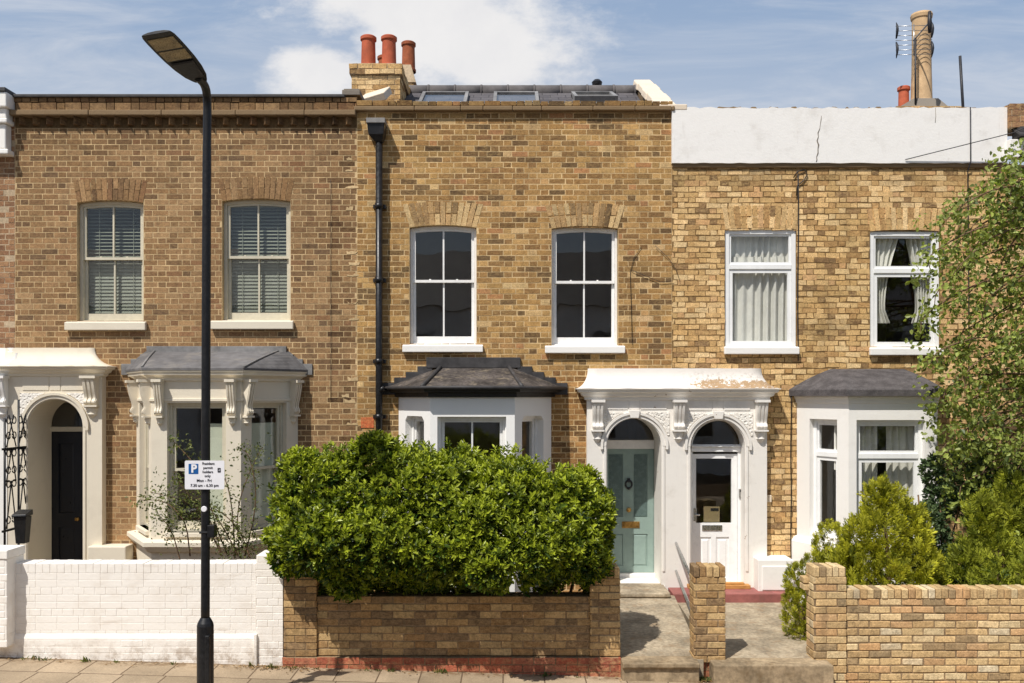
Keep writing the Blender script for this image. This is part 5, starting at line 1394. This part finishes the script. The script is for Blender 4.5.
for t0, t1, w0, w1 in ((.50, .68, .105, .108), (.72, .92, .108, .104)):
    mb = MB(); mb.loft([[HP(t0, -w0, -.010), HP(t0, w0, -.010), HP(t1, w1, -.006), HP(t1, -w1, -.006)], [HP(t0, -w0, -.019), HP(t0, w0, -.019), HP(t1, w1, -.014), HP(t1, -w1, -.014)]]); mesh_obj('lens', mb, MT['led_glass'], hd)
mb = MB(); mb.loft([[HP(.10, -.07, -.016), HP(.10, .07, -.016), HP(.46, .10, -.020), HP(.46, -.10, -.020)], [HP(.12, -.06, -.028), HP(.12, .06, -.028), HP(.44, .09, -.030), HP(.44, -.09, -.030)]]); mesh_obj('gear_cover', mb, MT['iron_dark'], hd, .004)
mb = MB(); mb.box(X(209, ly), X(216, ly), ly - .05, ly + .03, Z(537, ly), Z(524.5, ly)); mb.box(lx - .042, lx + .042, ly - .042, ly + .042, Z(533, ly), Z(531, ly)); tag(mesh_obj('junction_box', mb, MT['lamp_black'], loc=(lx, ly, Z(537, ly)), bevel=.005), 'small black box strapped to the lamp post below the sign', 'box')
mb = MB(); mb.M = Matrix.Translation((lx + .002, ly - .037, Z(508.5, ly))) @ Matrix.Rotation(math.pi / 2, 4, 'X'); mb.lathe((0, 0, 0), [(0, .006), (.022, .006), (.026, .003), (.026, -.02), (0, -.02)], 14); tag(mesh_obj('number_disc', mb, MT['sign_white'], loc=(lx, ly, Z(508, ly))), 'tiny white round disc stuck on the lamp post', 'sticker')
# sign
sy_ = ly - .055; sc_ = (12 + sy_) / F
S = thing('parking_sign', 'white resident parking sign with blue P square on the lamp post', 'sign', (lx, sy_, Z(475, sy_)))
xa, xb, za, zb2 = X(184.8, sy_), X(224.3, sy_), Z(489.3, sy_), Z(460.6, sy_)
def rrect(x0, x1, z0, z1, r, n=5):
    p = []
    for cx_, cz_, a0 in ((x1 - r, z0 + r, -90), (x1 - r, z1 - r, 0), (x0 + r, z1 - r, 90), (x0 + r, z0 + r, 180)):
        for k in range(n + 1): t = math.radians(a0 + 90 * k / n); p.append((cx_ + r * math.cos(t), cz_ + r * math.sin(t)))
    return p
mb = MB(); mb.plate(rrect(xa, xb, za, zb2, .012), [], sy_, sy_ + .004); mesh_obj('plate', mb, MT['sign_white'], S)
mb = MB(); bx0, bx1, bz0_, bz1_ = X(188.6, sy_), X(198.4, sy_), Z(474, sy_), Z(463.8, sy_); mb.plate(rrect(bx0, bx1, bz0_, bz1_, .004), [], sy_ - .0012, sy_); mesh_obj('blue_square', mb, MT['sign_blue'], S)
def text(parent, body, x, z, size, mat, y, bold=0.0, name='lettering'):
    cu = bpy.data.curves.new('lettering', 'FONT'); cu.body = body; cu.size = size; cu.align_x = 'CENTER'; cu.align_y = 'CENTER'; cu.extrude = .0006; cu.offset = bold; cu.resolution_u = 3
    t = bpy.data.objects.new('tmp_text', cu); COL.objects.link(t)
    dg = bpy.context.evaluated_depsgraph_get(); me = bpy.data.meshes.new_from_object(t.evaluated_get(dg)); bpy.data.objects.remove(t)
    me.transform(Matrix.Translation(Vector((x, y, z)) - ORG[parent.name]) @ Matrix.Rotation(math.pi / 2, 4, 'X')); me.materials.clear(); me.materials.append(MT[mat])
    o = bpy.data.objects.new(name, me); COL.objects.link(o); o.parent = parent; ORG[o.name] = ORG[parent.name]; return o
text(S, 'P', (bx0 + bx1) / 2 + .004, (bz0_ + bz1_) / 2, .098, 'sign_white', sy_ - .0028, .004)
for body, px_c, py_c, sz in (('Resident', 208.4, 463.6, .031), ('permit', 208.0, 467.8, .031), ('holders', 207.8, 471.9, .031), ('only', 207.6, 475.9, .031), ('Mon - Fri', 204.2, 480.6, .035), ('7.30 am - 6.30 pm', 204.6, 485.5, .034)):
    text(S, body, X(px_c, sy_), Z(py_c, sy_), sz, 'sign_ink', sy_ - .0022, .0004)
mb = MB(); ix, iz = X(219.2, sy_), Z(470.2, sy_)
mb.plate(rrect(ix - .014, ix + .014, iz - .020, iz + .020, .005), [rrect(ix - .009, ix + .009, iz - .006, iz + .012, .003)], sy_ - .0018, sy_); mb.box(ix - .008, ix + .004, sy_ - .002, sy_ - .0002, iz, iz + .008); mesh_obj('meter_symbol', mb, MT['sign_ink'], S)
mb = MB()
for z in (za + .06, zb2 - .06): mb.box(lx - .045, lx + .045, sy_ + .004, ly + .045, z - .012, z + .012)
mesh_obj('clamp', mb, MT['chrome'], S)
# ================================================================== plants
def unit(a): return a / np.maximum(np.linalg.norm(a, axis=-1, keepdims=True), 1e-9)


def leaf_mesh(name, base, d, nrm, L, W, tint, mat, parent, fold=.22, droop=.12):
    """one folded six-point leaf per row; tint (n,2): age of the leaf, brightness"""
    n = len(base); d = unit(d); s = unit(np.cross(d, nrm)); u = unit(np.cross(s, d))
    a = np.array([0, .32, .72, 1.0, .72, .32]); b = np.array([0, -.5, -.40, 0, .40, .5]); c = np.array([0, fold, fold * .8, 0, fold * .8, fold])
    v = base[:, None, :] + d[:, None, :] * (L[:, None] * a)[..., None] + s[:, None, :] * (W[:, None] * b)[..., None] + u[:, None, :] * (W[:, None] * c - L[:, None] * droop * a ** 2)[..., None]
    v = v.reshape(-1, 3) - np.array(ORG[parent.name])
    k = (np.arange(n) * 6)[:, None]
    f = np.concatenate([k + np.array([0, 1, 2, 3]), k + np.array([0, 3, 4, 5])], 1).reshape(-1)
    return raw_mesh(name, v, f, 4, np.repeat(tint, 2, 0), mat, parent, smooth=False)


def blade_mesh(name, base, d, nrm, L, W, tint, mat, parent):
    n = len(base); d = unit(d); s = unit(np.cross(d, nrm))
    a = np.array([0, .5, 1.0, .5]); b = np.array([0, -.5, 0, .5])
    v = base[:, None, :] + d[:, None, :] * (L[:, None] * a)[..., None] + s[:, None, :] * (W[:, None] * b)[..., None]
    v = v.reshape(-1, 3) - np.array(ORG[parent.name])
    f = ((np.arange(n) * 4)[:, None] + np.array([0, 1, 2, 3])).reshape(-1)
    return raw_mesh(name, v, f, 4, tint, mat, parent)


def raw_mesh(name, v, f, k, tint, mat, parent, smooth=False):
    me = bpy.data.meshes.new(name); nf = len(f) // k
    me.vertices.add(len(v)); me.vertices.foreach_set('co', v.astype(np.float32).ravel())
    me.loops.add(len(f)); me.loops.foreach_set('vertex_index', f.astype(np.int32))
    me.polygons.add(nf); me.polygons.foreach_set('loop_start', np.arange(nf, dtype=np.int32) * k)
    me.polygons.foreach_set('use_smooth', np.full(nf, smooth))
    me.materials.append(mat)
    at = me.attributes.new('tint', 'FLOAT_COLOR', 'FACE')
    c = np.ones((nf, 4), dtype=np.float32); c[:, 0] = tint[:, 0]; c[:, 1] = tint[:, 1]; at.data.foreach_set('color', c.ravel())
    me.update(calc_edges=True)
    o = bpy.data.objects.new(name, me); COL.objects.link(o); o.parent = parent; ORG[o.name] = ORG[parent.name]; return o


def sphere_pts(n): return unit(NP.normal(size=(n, 3)))


def blob_points(blobs, per_area, lo=.78, keep=.86):
    """points just inside the joint surface of many ellipsoids, with outward normals"""
    P, N = [], []
    C = np.array([b[0] for b in blobs]); R = np.array([b[1] for b in blobs])
    for i, (c, r) in enumerate(blobs):
        r = np.array(r); n = int(per_area * 12.6 * ((r[0] * r[1]) ** 1.6 / 3 + (r[0] * r[2]) ** 1.6 / 3 + (r[1] * r[2]) ** 1.6 / 3) ** (1 / 1.6))
        s = sphere_pts(n); k = NP.uniform(lo, 1.0, (n, 1)) ** .6
        p = np.array(c) + s * r * k; nn = unit(s / r)
        inside = np.zeros(n, bool)
        for j in range(len(blobs)):
            if j != i: inside |= (((p - C[j]) / R[j]) ** 2).sum(1) < keep ** 2
        P.append(p[~inside]); N.append(nn[~inside])
    return np.concatenate(P), np.concatenate(N)


def rosettes(P, N, per, up, L0, L1, ratio, spread=(.7, 1.25), young=.5):
    """a whorl of leaves at the end of every shoot"""
    n = len(P); ax = unit(N * .75 + np.array([0, -.12, up]) + NP.normal(size=(n, 3)) * .38)
    t1 = unit(np.cross(ax, NP.normal(size=(n, 3)))); t2 = np.cross(ax, t1)
    age = np.clip(NP.normal(young, .28, n), 0, 1)
    B, D, NR, LL, T = [], [], [], [], []
    for k in range(per):
        ph = k * 2.4 + NP.uniform(-.4, .4, n); el = NP.uniform(*spread, n) * (0.55 + .6 * k / per)
        rad = t1 * np.cos(ph)[:, None] + t2 * np.sin(ph)[:, None]
        d = ax * np.cos(el)[:, None] + rad * np.sin(el)[:, None]
        L = NP.uniform(L0, L1, n) * (.72 + .35 * k / per)
        B.append(P - ax * (.012 * k)[..., None] if False else P - ax * (.010 * k)); D.append(d); NR.append(ax + rad * -.2); LL.append(L)
        T.append(np.stack([np.clip(age + .22 - .085 * k + NP.normal(0, .1, n), 0, 1), NP.uniform(0, 1, n)], 1))
    B, D, NR, LL, T = map(np.concatenate, (B, D, NR, LL, T))
    return B, D, NR, LL, LL * ratio * NP.uniform(.85, 1.15, len(LL)), T


def stems(parent, segs, name='stem', mat='bark'):
    mb = MB()
    for pts, r in segs: mb.tube(pts, r, 7)
    return mesh_obj(name, mb, MT[mat], parent)


def wander(a, b, n, amp):
    a, b = Vector(a), Vector(b); out = []
    off = Vector((0, 0, 0))
    for k in range(n + 1):
        t = k / n; out.append(a.lerp(b, t) + off * math.sin(math.pi * t) * 1.0)
        off += Vector((RNG.uniform(-amp, amp), RNG.uniform(-amp, amp), RNG.uniform(-amp, amp)))
    return out

# ---------------------------------------------------------------- the big hedge
HG = thing('hedge', 'big glossy green hedge bulging over the low brown brick wall', 'hedge', (-.7, -2.4, .05))
main = [((-1.88, -2.62, 1.62), (.66, .74, .70)), ((-1.30, -2.60, 1.76), (.70, .80, .66)), ((-.70, -2.58, 1.66), (.70, .84, .68)), ((-.08, -2.60, 1.62), (.72, .84, .66)), ((.48, -2.62, 1.50), (.52, .70, .60)),
        ((-1.3, -3.0, 1.42), (.86, .66, .46)), ((.0, -3.0, 1.38), (.90, .64, .44)), ((-.6, -3.0, 1.36), (.8, .64, .42)), ((.42, -2.9, 1.38), (.50, .62, .42)), ((-2.12, -2.6, 1.72), (.44, .6, .46)), ((.66, -2.6, 1.58), (.40, .6, .46)), ((.58, -2.6, 1.36), (.42, .6, .40)), ((-1.86, -3.05, 1.45), (.56, .62, .45))]
bl = [(c, tuple(q * .93 for q in r)) for c, r in main]
for k in range(120):
    c, r = RNG.choice(main); s = sphere_pts(1)[0]
    if s[1] > .5: continue
    q = np.array(c) + s * np.array(r) * .86
    if q[2] < 1.0: continue
    rr = RNG.uniform(.12, .30); bl.append((tuple(q), (rr, rr * .9, rr * RNG.uniform(.7, 1.0))))
P, N = blob_points(bl, 330, .78, .92)
inn = [(c, tuple(q * .62 for q in r)) for c, r in main]; P2, N2 = blob_points(inn, 160, .7, .9); P, N = np.concatenate([P, P2]), np.concatenate([N, N2])
P3 = np.stack([NP.uniform(-2.35, .98, 4200), NP.uniform(-2.8, -2.0, 4200), NP.uniform(.62, 1.25, 4200)], 1); P, N = np.concatenate([P, P3]), np.concatenate([N, unit(NP.normal(size=(4200, 3)) + np.array([0, -.6, 0]))])
P4, N4 = blob_points([(c, tuple(q * 1.09 for q in r)) for c, r in main], 26, .9, .97); up4 = N4[:, 2] > -.1; P, N = np.concatenate([P, P4[up4]]), np.concatenate([N, N4[up4]])
lowc = .72 + .04 * np.sin(P[:, 0] * 3.1) + .03 * np.sin(P[:, 0] * 7.7 + 1)
gapx = np.exp(-((P[:, 0] - .0) / .17) ** 2) * .38 + np.exp(-((P[:, 0] - .62) / .09) ** 2) * .32
ok = P[:, 2] > lowc + gapx + NP.normal(0, .03, len(P))
P, N = P[ok], N[ok]
B, D, NR, LL, WW, T = rosettes(P, N, 8, .62, .044, .094, .42, young=.50)
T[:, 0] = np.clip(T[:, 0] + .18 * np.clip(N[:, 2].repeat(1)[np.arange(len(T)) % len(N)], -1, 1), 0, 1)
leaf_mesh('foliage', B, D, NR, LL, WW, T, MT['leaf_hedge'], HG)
sg = []
for k in range(16):
    x = -2.1 + k * .18; sg.append((wander((x + RNG.uniform(-.1, .1), -2.35 + RNG.uniform(-.15, .2), .04), (x + RNG.uniform(-.3, .3), -2.6 + RNG.uniform(-.35, .3), RNG.uniform(1.7, 2.1)), 6, .05), [.022, .02, .018, .016, .013, .01, .006]))
stems(HG, sg)

# ---------------------------------------------------------------- golden conifers
def conifer(label, base, lobes, n_den, mat, size=(.07, .12), young=.55, stem_h=1.0, name='conifer', grp=None):
    T_ = thing(name, label, 'conifer', base, grp)
    P, N = blob_points(lobes, n_den, .62, .92)
    ok = P[:, 2] > base[2] + .03; P, N = P[ok], N[ok]
    n = len(P); ax = unit(N * .55 + np.array([0, -.05, .85]) + NP.normal(size=(n, 3)) * .28)
    pl = unit(np.cross(ax, NP.normal(size=(n, 3)))); pn = np.cross(ax, pl)
    age = np.clip(NP.normal(young, .24, n), 0, 1)
    S = NP.uniform(size[0], size[1], n)
    Bs, Ds, Ns, Ls, Ws, Ts = [], [], [], [], [], []
    spec = [(0.0, 0.0, 1.0)] + [(f, s * a, l) for f, a, l in ((.02, 1.0, .52), (.18, .85, .56), (.36, .75, .52), (.54, .65, .42), (.70, .5, .34)) for s in (-1, 1)] + [(.1, 2, .5), (.3, 2, .45), (.2, -2, .5), (.42, -2, .4)]
    for f, a, l in spec:
        j = NP.normal(0, .12, n)
        if abs(a) == 2:
            aa = .8 * np.sign(a) + j; d = ax * np.cos(aa)[:, None] + pn * np.sin(aa)[:, None]; nr = pl
        else:
            aa = a + j; d = ax * np.cos(aa)[:, None] + pl * np.sin(aa)[:, None]; nr = pn
        Bs.append(P + ax * (S * f)[:, None]); Ds.append(d); Ns.append(nr + NP.normal(size=(n, 3)) * .3); Ls.append(S * l); Ws.append(S * .125 * NP.uniform(.8, 1.2, n))
        Ts.append(np.stack([np.clip(age + .22 * f + NP.normal(0, .08, n), 0, 1), NP.uniform(0, 1, n)], 1))
    blade_mesh('foliage', *map(np.concatenate, (Bs, Ds, Ns, Ls, Ws, Ts)), MT[mat], T_)
    sg = [(wander((base[0], base[1], base[2] - .05), (base[0] + .03, base[1], base[2] + stem_h), 5, .03), [.05, .045, .04, .03, .02, .012])]
    for (c, r) in lobes[:14]: sg.append((wander((base[0], base[1], base[2] + .15), c, 4, .04), [.02, .016, .012, .008, .005]))
    stems(T_, sg, 'trunk')
    return T_


def lobes(cx, cy, z0, prof, n, seed, ry=.8):
    """upright tufts that follow a width profile [(height, half width)]"""
    r = random.Random(seed); out = []
    for k in range(n):
        t = r.random(); z = z0 + prof[-1][0] * t
        for (za, wa), (zb, wb) in zip(prof, prof[1:]):
            if za <= z - z0 <= zb: w = wa + (wb - wa) * (z - z0 - za) / (zb - za)
        a = r.uniform(0, 6.283); q = r.uniform(.35, .95) * w
        s = r.uniform(.10, .19) * (.75 + .5 * (1 - t)); out.append(((cx + q * math.cos(a), cy + q * math.sin(a) * ry, z), (s, s, s * r.uniform(1.2, 1.9))))
    z = z0
    while z < z0 + prof[-1][0] - .1:
        for (za, wa), (zb, wb) in zip(prof, prof[1:]):
            if za <= z - z0 <= zb: w = wa + (wb - wa) * (z - z0 - za) / (zb - za)
        out.append(((cx, cy, z), (max(w * .62, .06), max(w * .55, .06), .2))); z += .16
    return out
cyc = -2.15
conifer('broad golden green conifer in front of the white bay', (4.14, cyc, .05), lobes(4.12, cyc, .10, [(0, .44), (.4, .50), (.75, .48), (1.0, .34), (1.2, .12)], 70, 4) + lobes(4.10, cyc, .5, [(0, .30), (.5, .26), (.9, .15), (1.20, .03)], 22, 5) + lobes(4.32, cyc + .05, .5, [(0, .28), (.5, .24), (.9, .14), (1.28, .03)], 22, 6) + lobes(3.86, cyc - .05, .4, [(0, .26), (.4, .22), (.75, .10), (.95, .03)], 18, 7) + lobes(4.50, cyc, .4, [(0, .26), (.4, .22), (.8, .12), (1.05, .03)], 18, 10), 430, 'leaf_gold', (.085, .15), stem_h=1.4, young=.58)
conifer('small bright green conifer beside the path and buff pier', (3.36, -2.05, .05), lobes(3.36, -2.05, .06, [(0, .20), (.3, .24), (.55, .19), (.75, .12), (.88, .04)], 26, 8), 480, 'leaf_gold', (.06, .10), stem_h=.9, young=.5)
conifer('slim pointed conifer between small conifer and broad golden one', (3.62, -1.95, .05), lobes(3.62, -1.95, .1, [(0, .2), (.4, .20), (.7, .16), (.95, .10), (1.12, .03)], 24, 9), 450, 'leaf_gold', (.06, .10), stem_h=1.1, young=.55)
conifer('green conifer at the right end under the tree', (5.46, -2.1, .05), lobes(5.55, -2.1, .10, [(0, .60), (.4, .62), (.8, .55), (1.1, .2)], 60, 21) + lobes(5.30, -2.1, .4, [(0, .26), (.5, .22), (.9, .12), (1.15, .03)], 20, 22) + lobes(5.62, -2.05, .4, [(0, .28), (.6, .24), (1.1, .12), (1.38, .03)], 22, 23) + lobes(5.95, -2.1, .4, [(0, .26), (.5, .24), (.9, .12), (1.2, .03)], 20, 24) + lobes(5.02, -2.15, .2, [(0, .24), (.4, .2), (.7, .1), (.85, .03)], 16, 25), 420, 'leaf_green', (.085, .15), stem_h=1.3, young=.58)

# ---------------------------------------------------------------- dark climber between the conifers
CL = thing('climber', 'dark green leafy climber between the two conifers', 'climber', (4.95, -1.6, .05))
cb = [((4.78, -1.75, 1.35), (.24, .26, .30)), ((4.95, -1.65, 1.02), (.30, .3, .4)), ((4.95, -1.85, .78), (.28, .28, .28)), ((5.1, -1.5, 1.65), (.20, .22, .28)), ((5.02, -1.5, 1.98), (.14, .18, .2)), ((5.5, -1.45, 1.75), (.30, .25, .40)), ((5.9, -1.5, 1.6), (.4, .3, .5)), ((5.6, -1.3, 2.1), (.25, .2, .25))]
P, N = blob_points(cb, 300, .5, .9)
B, D, NR, LL, WW, T = rosettes(P, N, 5, .05, .04, .075, .62, (.8, 1.5), .4)
leaf_mesh('foliage', B, D, NR, LL, WW, T, MT['leaf_ivy'], CL)
stems(CL, [(wander((4.95 + .1 * k, -1.55, .03), (4.8 + .25 * k, -1.6, 1.7), 6, .06), .010) for k in range(4)])

# ---------------------------------------------------------------- small leaved tree at the right edge
TR = thing('tree', 'loose small leaved tree hanging in from the right edge', 'tree', (6.75, -1.75, .0))
ty = -1.75
def tp(px, py, y): return (X(px, y), y, Z(py, y))
limbs = []; tips = []
trunk = [(6.75, ty, 0), (6.72, ty, 1.2), (6.6, ty, 2.4), (6.5, ty - .05, 3.4), (6.35, ty - .1, 4.4), (6.25, ty - .1, 5.3)]
sg = [(smooth_path(trunk, 1), [.075 - .06 * k / 11 for k in range(12)][:len(smooth_path(trunk, 1))])]
ends = [(1000, 168, -1.9), (985, 190, -1.6), (965, 205, -2.1), (945, 222, -1.7), (930, 258, -2.0), (938, 292, -1.5), (915, 318, -2.0), (950, 330, -1.4), (925, 352, -2.2), (935, 385, -1.8), (945, 415, -1.5), (940, 440, -2.0), (958, 455, -1.7), (975, 250, -1.3), (990, 300, -2.2), (985, 380, -1.4), (1000, 430, -2.1), (1005, 230, -1.5), (1015, 340, -2.3), (1020, 280, -1.2), (1010, 190, -2.1), (985, 470, -1.8), (1012, 480, -1.5), (965, 372, -2.2), (970, 290, -1.8), (1022, 150, -1.7), (1030, 400, -1.8), (1035, 240, -2.0), (1010, 520, -2.0), (985, 510, -1.6), (955, 245, -1.4), (955, 270, -2.2), (1000, 350, -1.8), (975, 425, -2.0), (1040, 500, -1.7), (950, 465, -1.6), (965, 485, -1.9), (1000, 490, -1.6), (1020, 460, -2.0), (930, 400, -1.7), (960, 400, -2.0), (1045, 320, -1.5), (1000, 262, -1.9), (975, 338, -1.5), (1024, 440, -2.3), (940, 345, -1.6), (995, 405, -1.7), (970, 228, -1.9), (1018, 372, -1.4), (1018, 310, -2.0), (1030, 190, -1.4), (1000, 455, -1.3)]
for ex, ey, yy in ends:
    ex = ex + (10 if ex < 965 and ey > 300 else 0)
    e = Vector(tp(ex, ey, yy)); zt_ = max(.9, min(5.2, e.z + RNG.uniform(-.1, .6)))
    k = 0
    while k < len(trunk) - 2 and trunk[k + 1][2] < zt_: k += 1
    a, b = Vector(trunk[k]), Vector(trunk[k + 1]); t = max(0, min(1, (zt_ - a.z) / (b.z - a.z))); s = a.lerp(b, t)
    mid = s.lerp(e, .55) + Vector((0, RNG.uniform(-.1, .1), RNG.uniform(.10, .28)))
    pth = smooth_path([s, mid, e + Vector((RNG.uniform(-.05, .05), 0, .05)), e + Vector((RNG.uniform(-.12, .0), RNG.uniform(-.08, .08), -RNG.uniform(.1, .25)))], 2)
    n = len(pth); sg.append((pth, [.016 - .0135 * q / (n - 1) for q in range(n)])); tips.append(pth)
stems(TR, sg, 'trunk')
B, D, LL, T = [], [], [], []
for pth in tips:
    n = len(pth)
    for q in range(int(n * .25), n):
        for _ in range(4):
            p = pth[q]; o = Vector((RNG.gauss(0, .10), RNG.gauss(0, .10), RNG.gauss(-.03, .10)))
            tw = p + o
            for _ in range(4):
                B.append(tw + Vector((RNG.gauss(0, .03), RNG.gauss(0, .03), RNG.gauss(0, .035)))); D.append((RNG.gauss(-.1, .6), RNG.gauss(-.2, .6), RNG.gauss(-.45, .5))); LL.append(RNG.uniform(.040, .074)); T.append((max(0, min(1, RNG.gauss(.5, .28))), RNG.random()))
B, D, LL, T = map(np.array, (B, D, LL, T)); n = len(B)
leaf_mesh('crown', B, D, np.array([0, -.5, .7]) + NP.normal(size=(n, 3)) * .6, LL, LL * .66, T, MT['leaf_tree'], TR, .15, .2)

# ---------------------------------------------------------------- thin rose bush by the cream bay
RS = thing('rose_bush', 'thin straggling rose bush in front of the cream bay', 'shrub', (-3.9, -1.75, .05))
sg = []; B, D, LL, T = [], [], [], []
rp_ = lambda px, py, y: Vector((X(px, y), y, Z(py, y)))
canes = [((222, 556, -1.8), (200, 510, -1.9), (176, 478, -2.0)), ((222, 556, -1.8), (212, 520, -1.8), (185, 500, -1.9), (150, 492, -1.9)), ((240, 558, -1.7), (236, 510, -1.6), (250, 470, -1.7), (262, 448, -1.8)), ((238, 556, -1.8), (225, 530, -1.9), (208, 505, -2.0), (196, 498, -2.0)),
         ((190, 556, -1.9), (186, 520, -2.0), (165, 500, -2.0), (140, 500, -2.0)), ((200, 470, -2.0), (182, 450, -2.0), (172, 440, -2.0)), ((235, 558, -1.7), (232, 500, -1.8), (222, 470, -1.8), (200, 462, -1.9)), ((245, 556, -1.6), (258, 500, -1.7), (250, 455, -1.7), (240, 448, -1.7)), ((228, 556, -1.7), (215, 525, -1.7), (210, 500, -1.7), (198, 520, -1.8)), ((250, 558, -1.8), (240, 530, -1.8), (222, 512, -1.8), (205, 505, -1.9)), ((180, 560, -2.0), (172, 530, -2.0), (158, 514, -2.1))]
for c in canes:
    p = smooth_path([rp_(*q) for q in c], 2); n = len(p); sg.append((p, [.009 - .006 * q / (n - 1) for q in range(n)]))
    for q in range(n // 3, n):
        for _ in range(7):
            o = p[q] + Vector((RNG.gauss(0, .06), RNG.gauss(0, .06), RNG.gauss(0, .06)))
            for _ in range(2):
                B.append(o + Vector((RNG.gauss(0, .015), RNG.gauss(0, .015), RNG.gauss(0, .015)))); D.append((RNG.gauss(0, .6), RNG.gauss(-.1, .6), RNG.gauss(-.1, .5))); LL.append(RNG.uniform(.022, .046)); T.append((min(1, max(0, RNG.gauss(.5, .3))), RNG.random()))
for _ in range(900):
    o = rp_(RNG.gauss(238, 14), RNG.gauss(540, 14), -1.75 + RNG.gauss(0, .1)); B.append(o); D.append((RNG.gauss(0, .6), RNG.gauss(-.2, .6), RNG.gauss(.2, .5))); LL.append(RNG.uniform(.02, .045)); T.append((min(1, max(0, RNG.gauss(.4, .3))), RNG.random()))
for _ in range(500):
    o = rp_(RNG.gauss(176, 12), RNG.gauss(510, 18), -1.95 + RNG.gauss(0, .08)); B.append(o); D.append((RNG.gauss(0, .6), RNG.gauss(-.2, .6), RNG.gauss(.2, .5))); LL.append(RNG.uniform(.02, .045)); T.append((min(1, max(0, RNG.gauss(.5, .3))), RNG.random()))
stems(RS, sg, 'cane')
B, D, LL, T = map(np.array, (B, D, LL, T)); n = len(B)
leaf_mesh('foliage', B, D, np.array([0, -.3, .8]) + NP.normal(size=(n, 3)) * .5, LL, LL * .55, T, MT['leaf_rose'], RS, .15, .15)

# ---------------------------------------------------------------- leaf litter and small weeds at the foot of the walls
me_t = thing('leaf_litter', 'dry brown leaf litter lying along the foot of the garden walls', 'litter', (-1, -2.95, 0)); me_t['kind'] = 'stuff'
B, D, LL, T = [], [], [], []
for _ in range(420):
    x = RNG.choice([RNG.gauss(-2.45, .22), RNG.uniform(-5.4, 1.1), RNG.gauss(1.98, .08)]); y = -2.93 - abs(RNG.gauss(0, .06 if x < 1.5 else .05))
    B.append((x, y, street(x) + RNG.uniform(.004, .02))); a = RNG.uniform(0, 6.28); D.append((math.cos(a), math.sin(a), .12)); LL.append(RNG.uniform(.012, .035)); T.append((RNG.random(), RNG.random()))
B, D, LL, T = map(np.array, (B, D, LL, T)); n = len(B)
MT['leaf_dry'] = m_leaf('dry_leaf', lin(96, 72, 44), lin(168, 136, 92), .1, .8)
leaf_mesh('leaves', B, D, np.array([0, 0, 1.]) + NP.normal(size=(n, 3)) * .3, LL, LL * .6, T, MT['leaf_dry'], me_t, .2, .1)

wd = thing('weeds', 'small green weeds sprouting where the garden walls meet the pavement', 'weeds', (0, -2.95, 0)); wd['kind'] = 'stuff'
B, D, LL, T = [], [], [], []
for _ in range(46):
    x = RNG.choice([RNG.uniform(-5.4, 1.0), RNG.gauss(-2.5, .2), RNG.uniform(3.3, 5.4), RNG.gauss(1.99, .05)]); y = -2.925 - RNG.uniform(0, .05); s = RNG.uniform(.5, 1.2)
    for _ in range(RNG.randint(5, 14)):
        B.append((x + RNG.gauss(0, .02), y + RNG.gauss(0, .01), street(x))); D.append((RNG.gauss(0, .5), RNG.gauss(-.2, .4), 1)); LL.append(s * RNG.uniform(.02, .055)); T.append((RNG.random(), RNG.random()))
B, D, LL, T = map(np.array, (B, D, LL, T)); n = len(B)
leaf_mesh('blades', B, D, np.array([0, -1., .3]) + NP.normal(size=(n, 3)) * .4, LL, LL * .28, T, MT['leaf_rose'], wd, .2, .3)

# ================================================================== the terrace across the street, seen in the glass
OP = thing('terraced_house', 'brick terrace across the street mirrored in the window panes', 'house', (0, -25, 0))
mb = MB(); mb.box(-30, 30, -34, -25, -1, 6.6); mesh_obj('wall', mb, MT['brick_centre'], OP)
for m in [bpy.data.objects['wall']]: pass
mb = MB(); mb.loft([[(-30.2, -24.8, 6.62), (-30.2, -29.5, 9.6), (-30.2, -34.2, 6.62)], [(30.2, -24.8, 6.62), (30.2, -29.5, 9.6), (30.2, -34.2, 6.62)]]); mesh_obj('roof', mb, MT['slate'], OP)
mb = MB(); mb2 = MB()
for k in range(-7, 8):
    for z in (1.0, 4.0):
        mb.box(k * 4 - .6, k * 4 + .6, -24.99, -24.95, z, z + 1.7); mb2.box(k * 4 - .5, k * 4 + .5, -24.94, -24.92, z + .1, z + 1.6)
mesh_obj('window', mb, MT['white_wood'], OP); mesh_obj('pane', mb2, MT['navy'], OP)
mb = MB()
for k in range(-4, 5): mb.box(k * 8 - .7, k * 8 + .7, -30, -29, 9.5, 11.2)
mesh_obj('chimney_stack', mb, MT['brick_left'], OP)
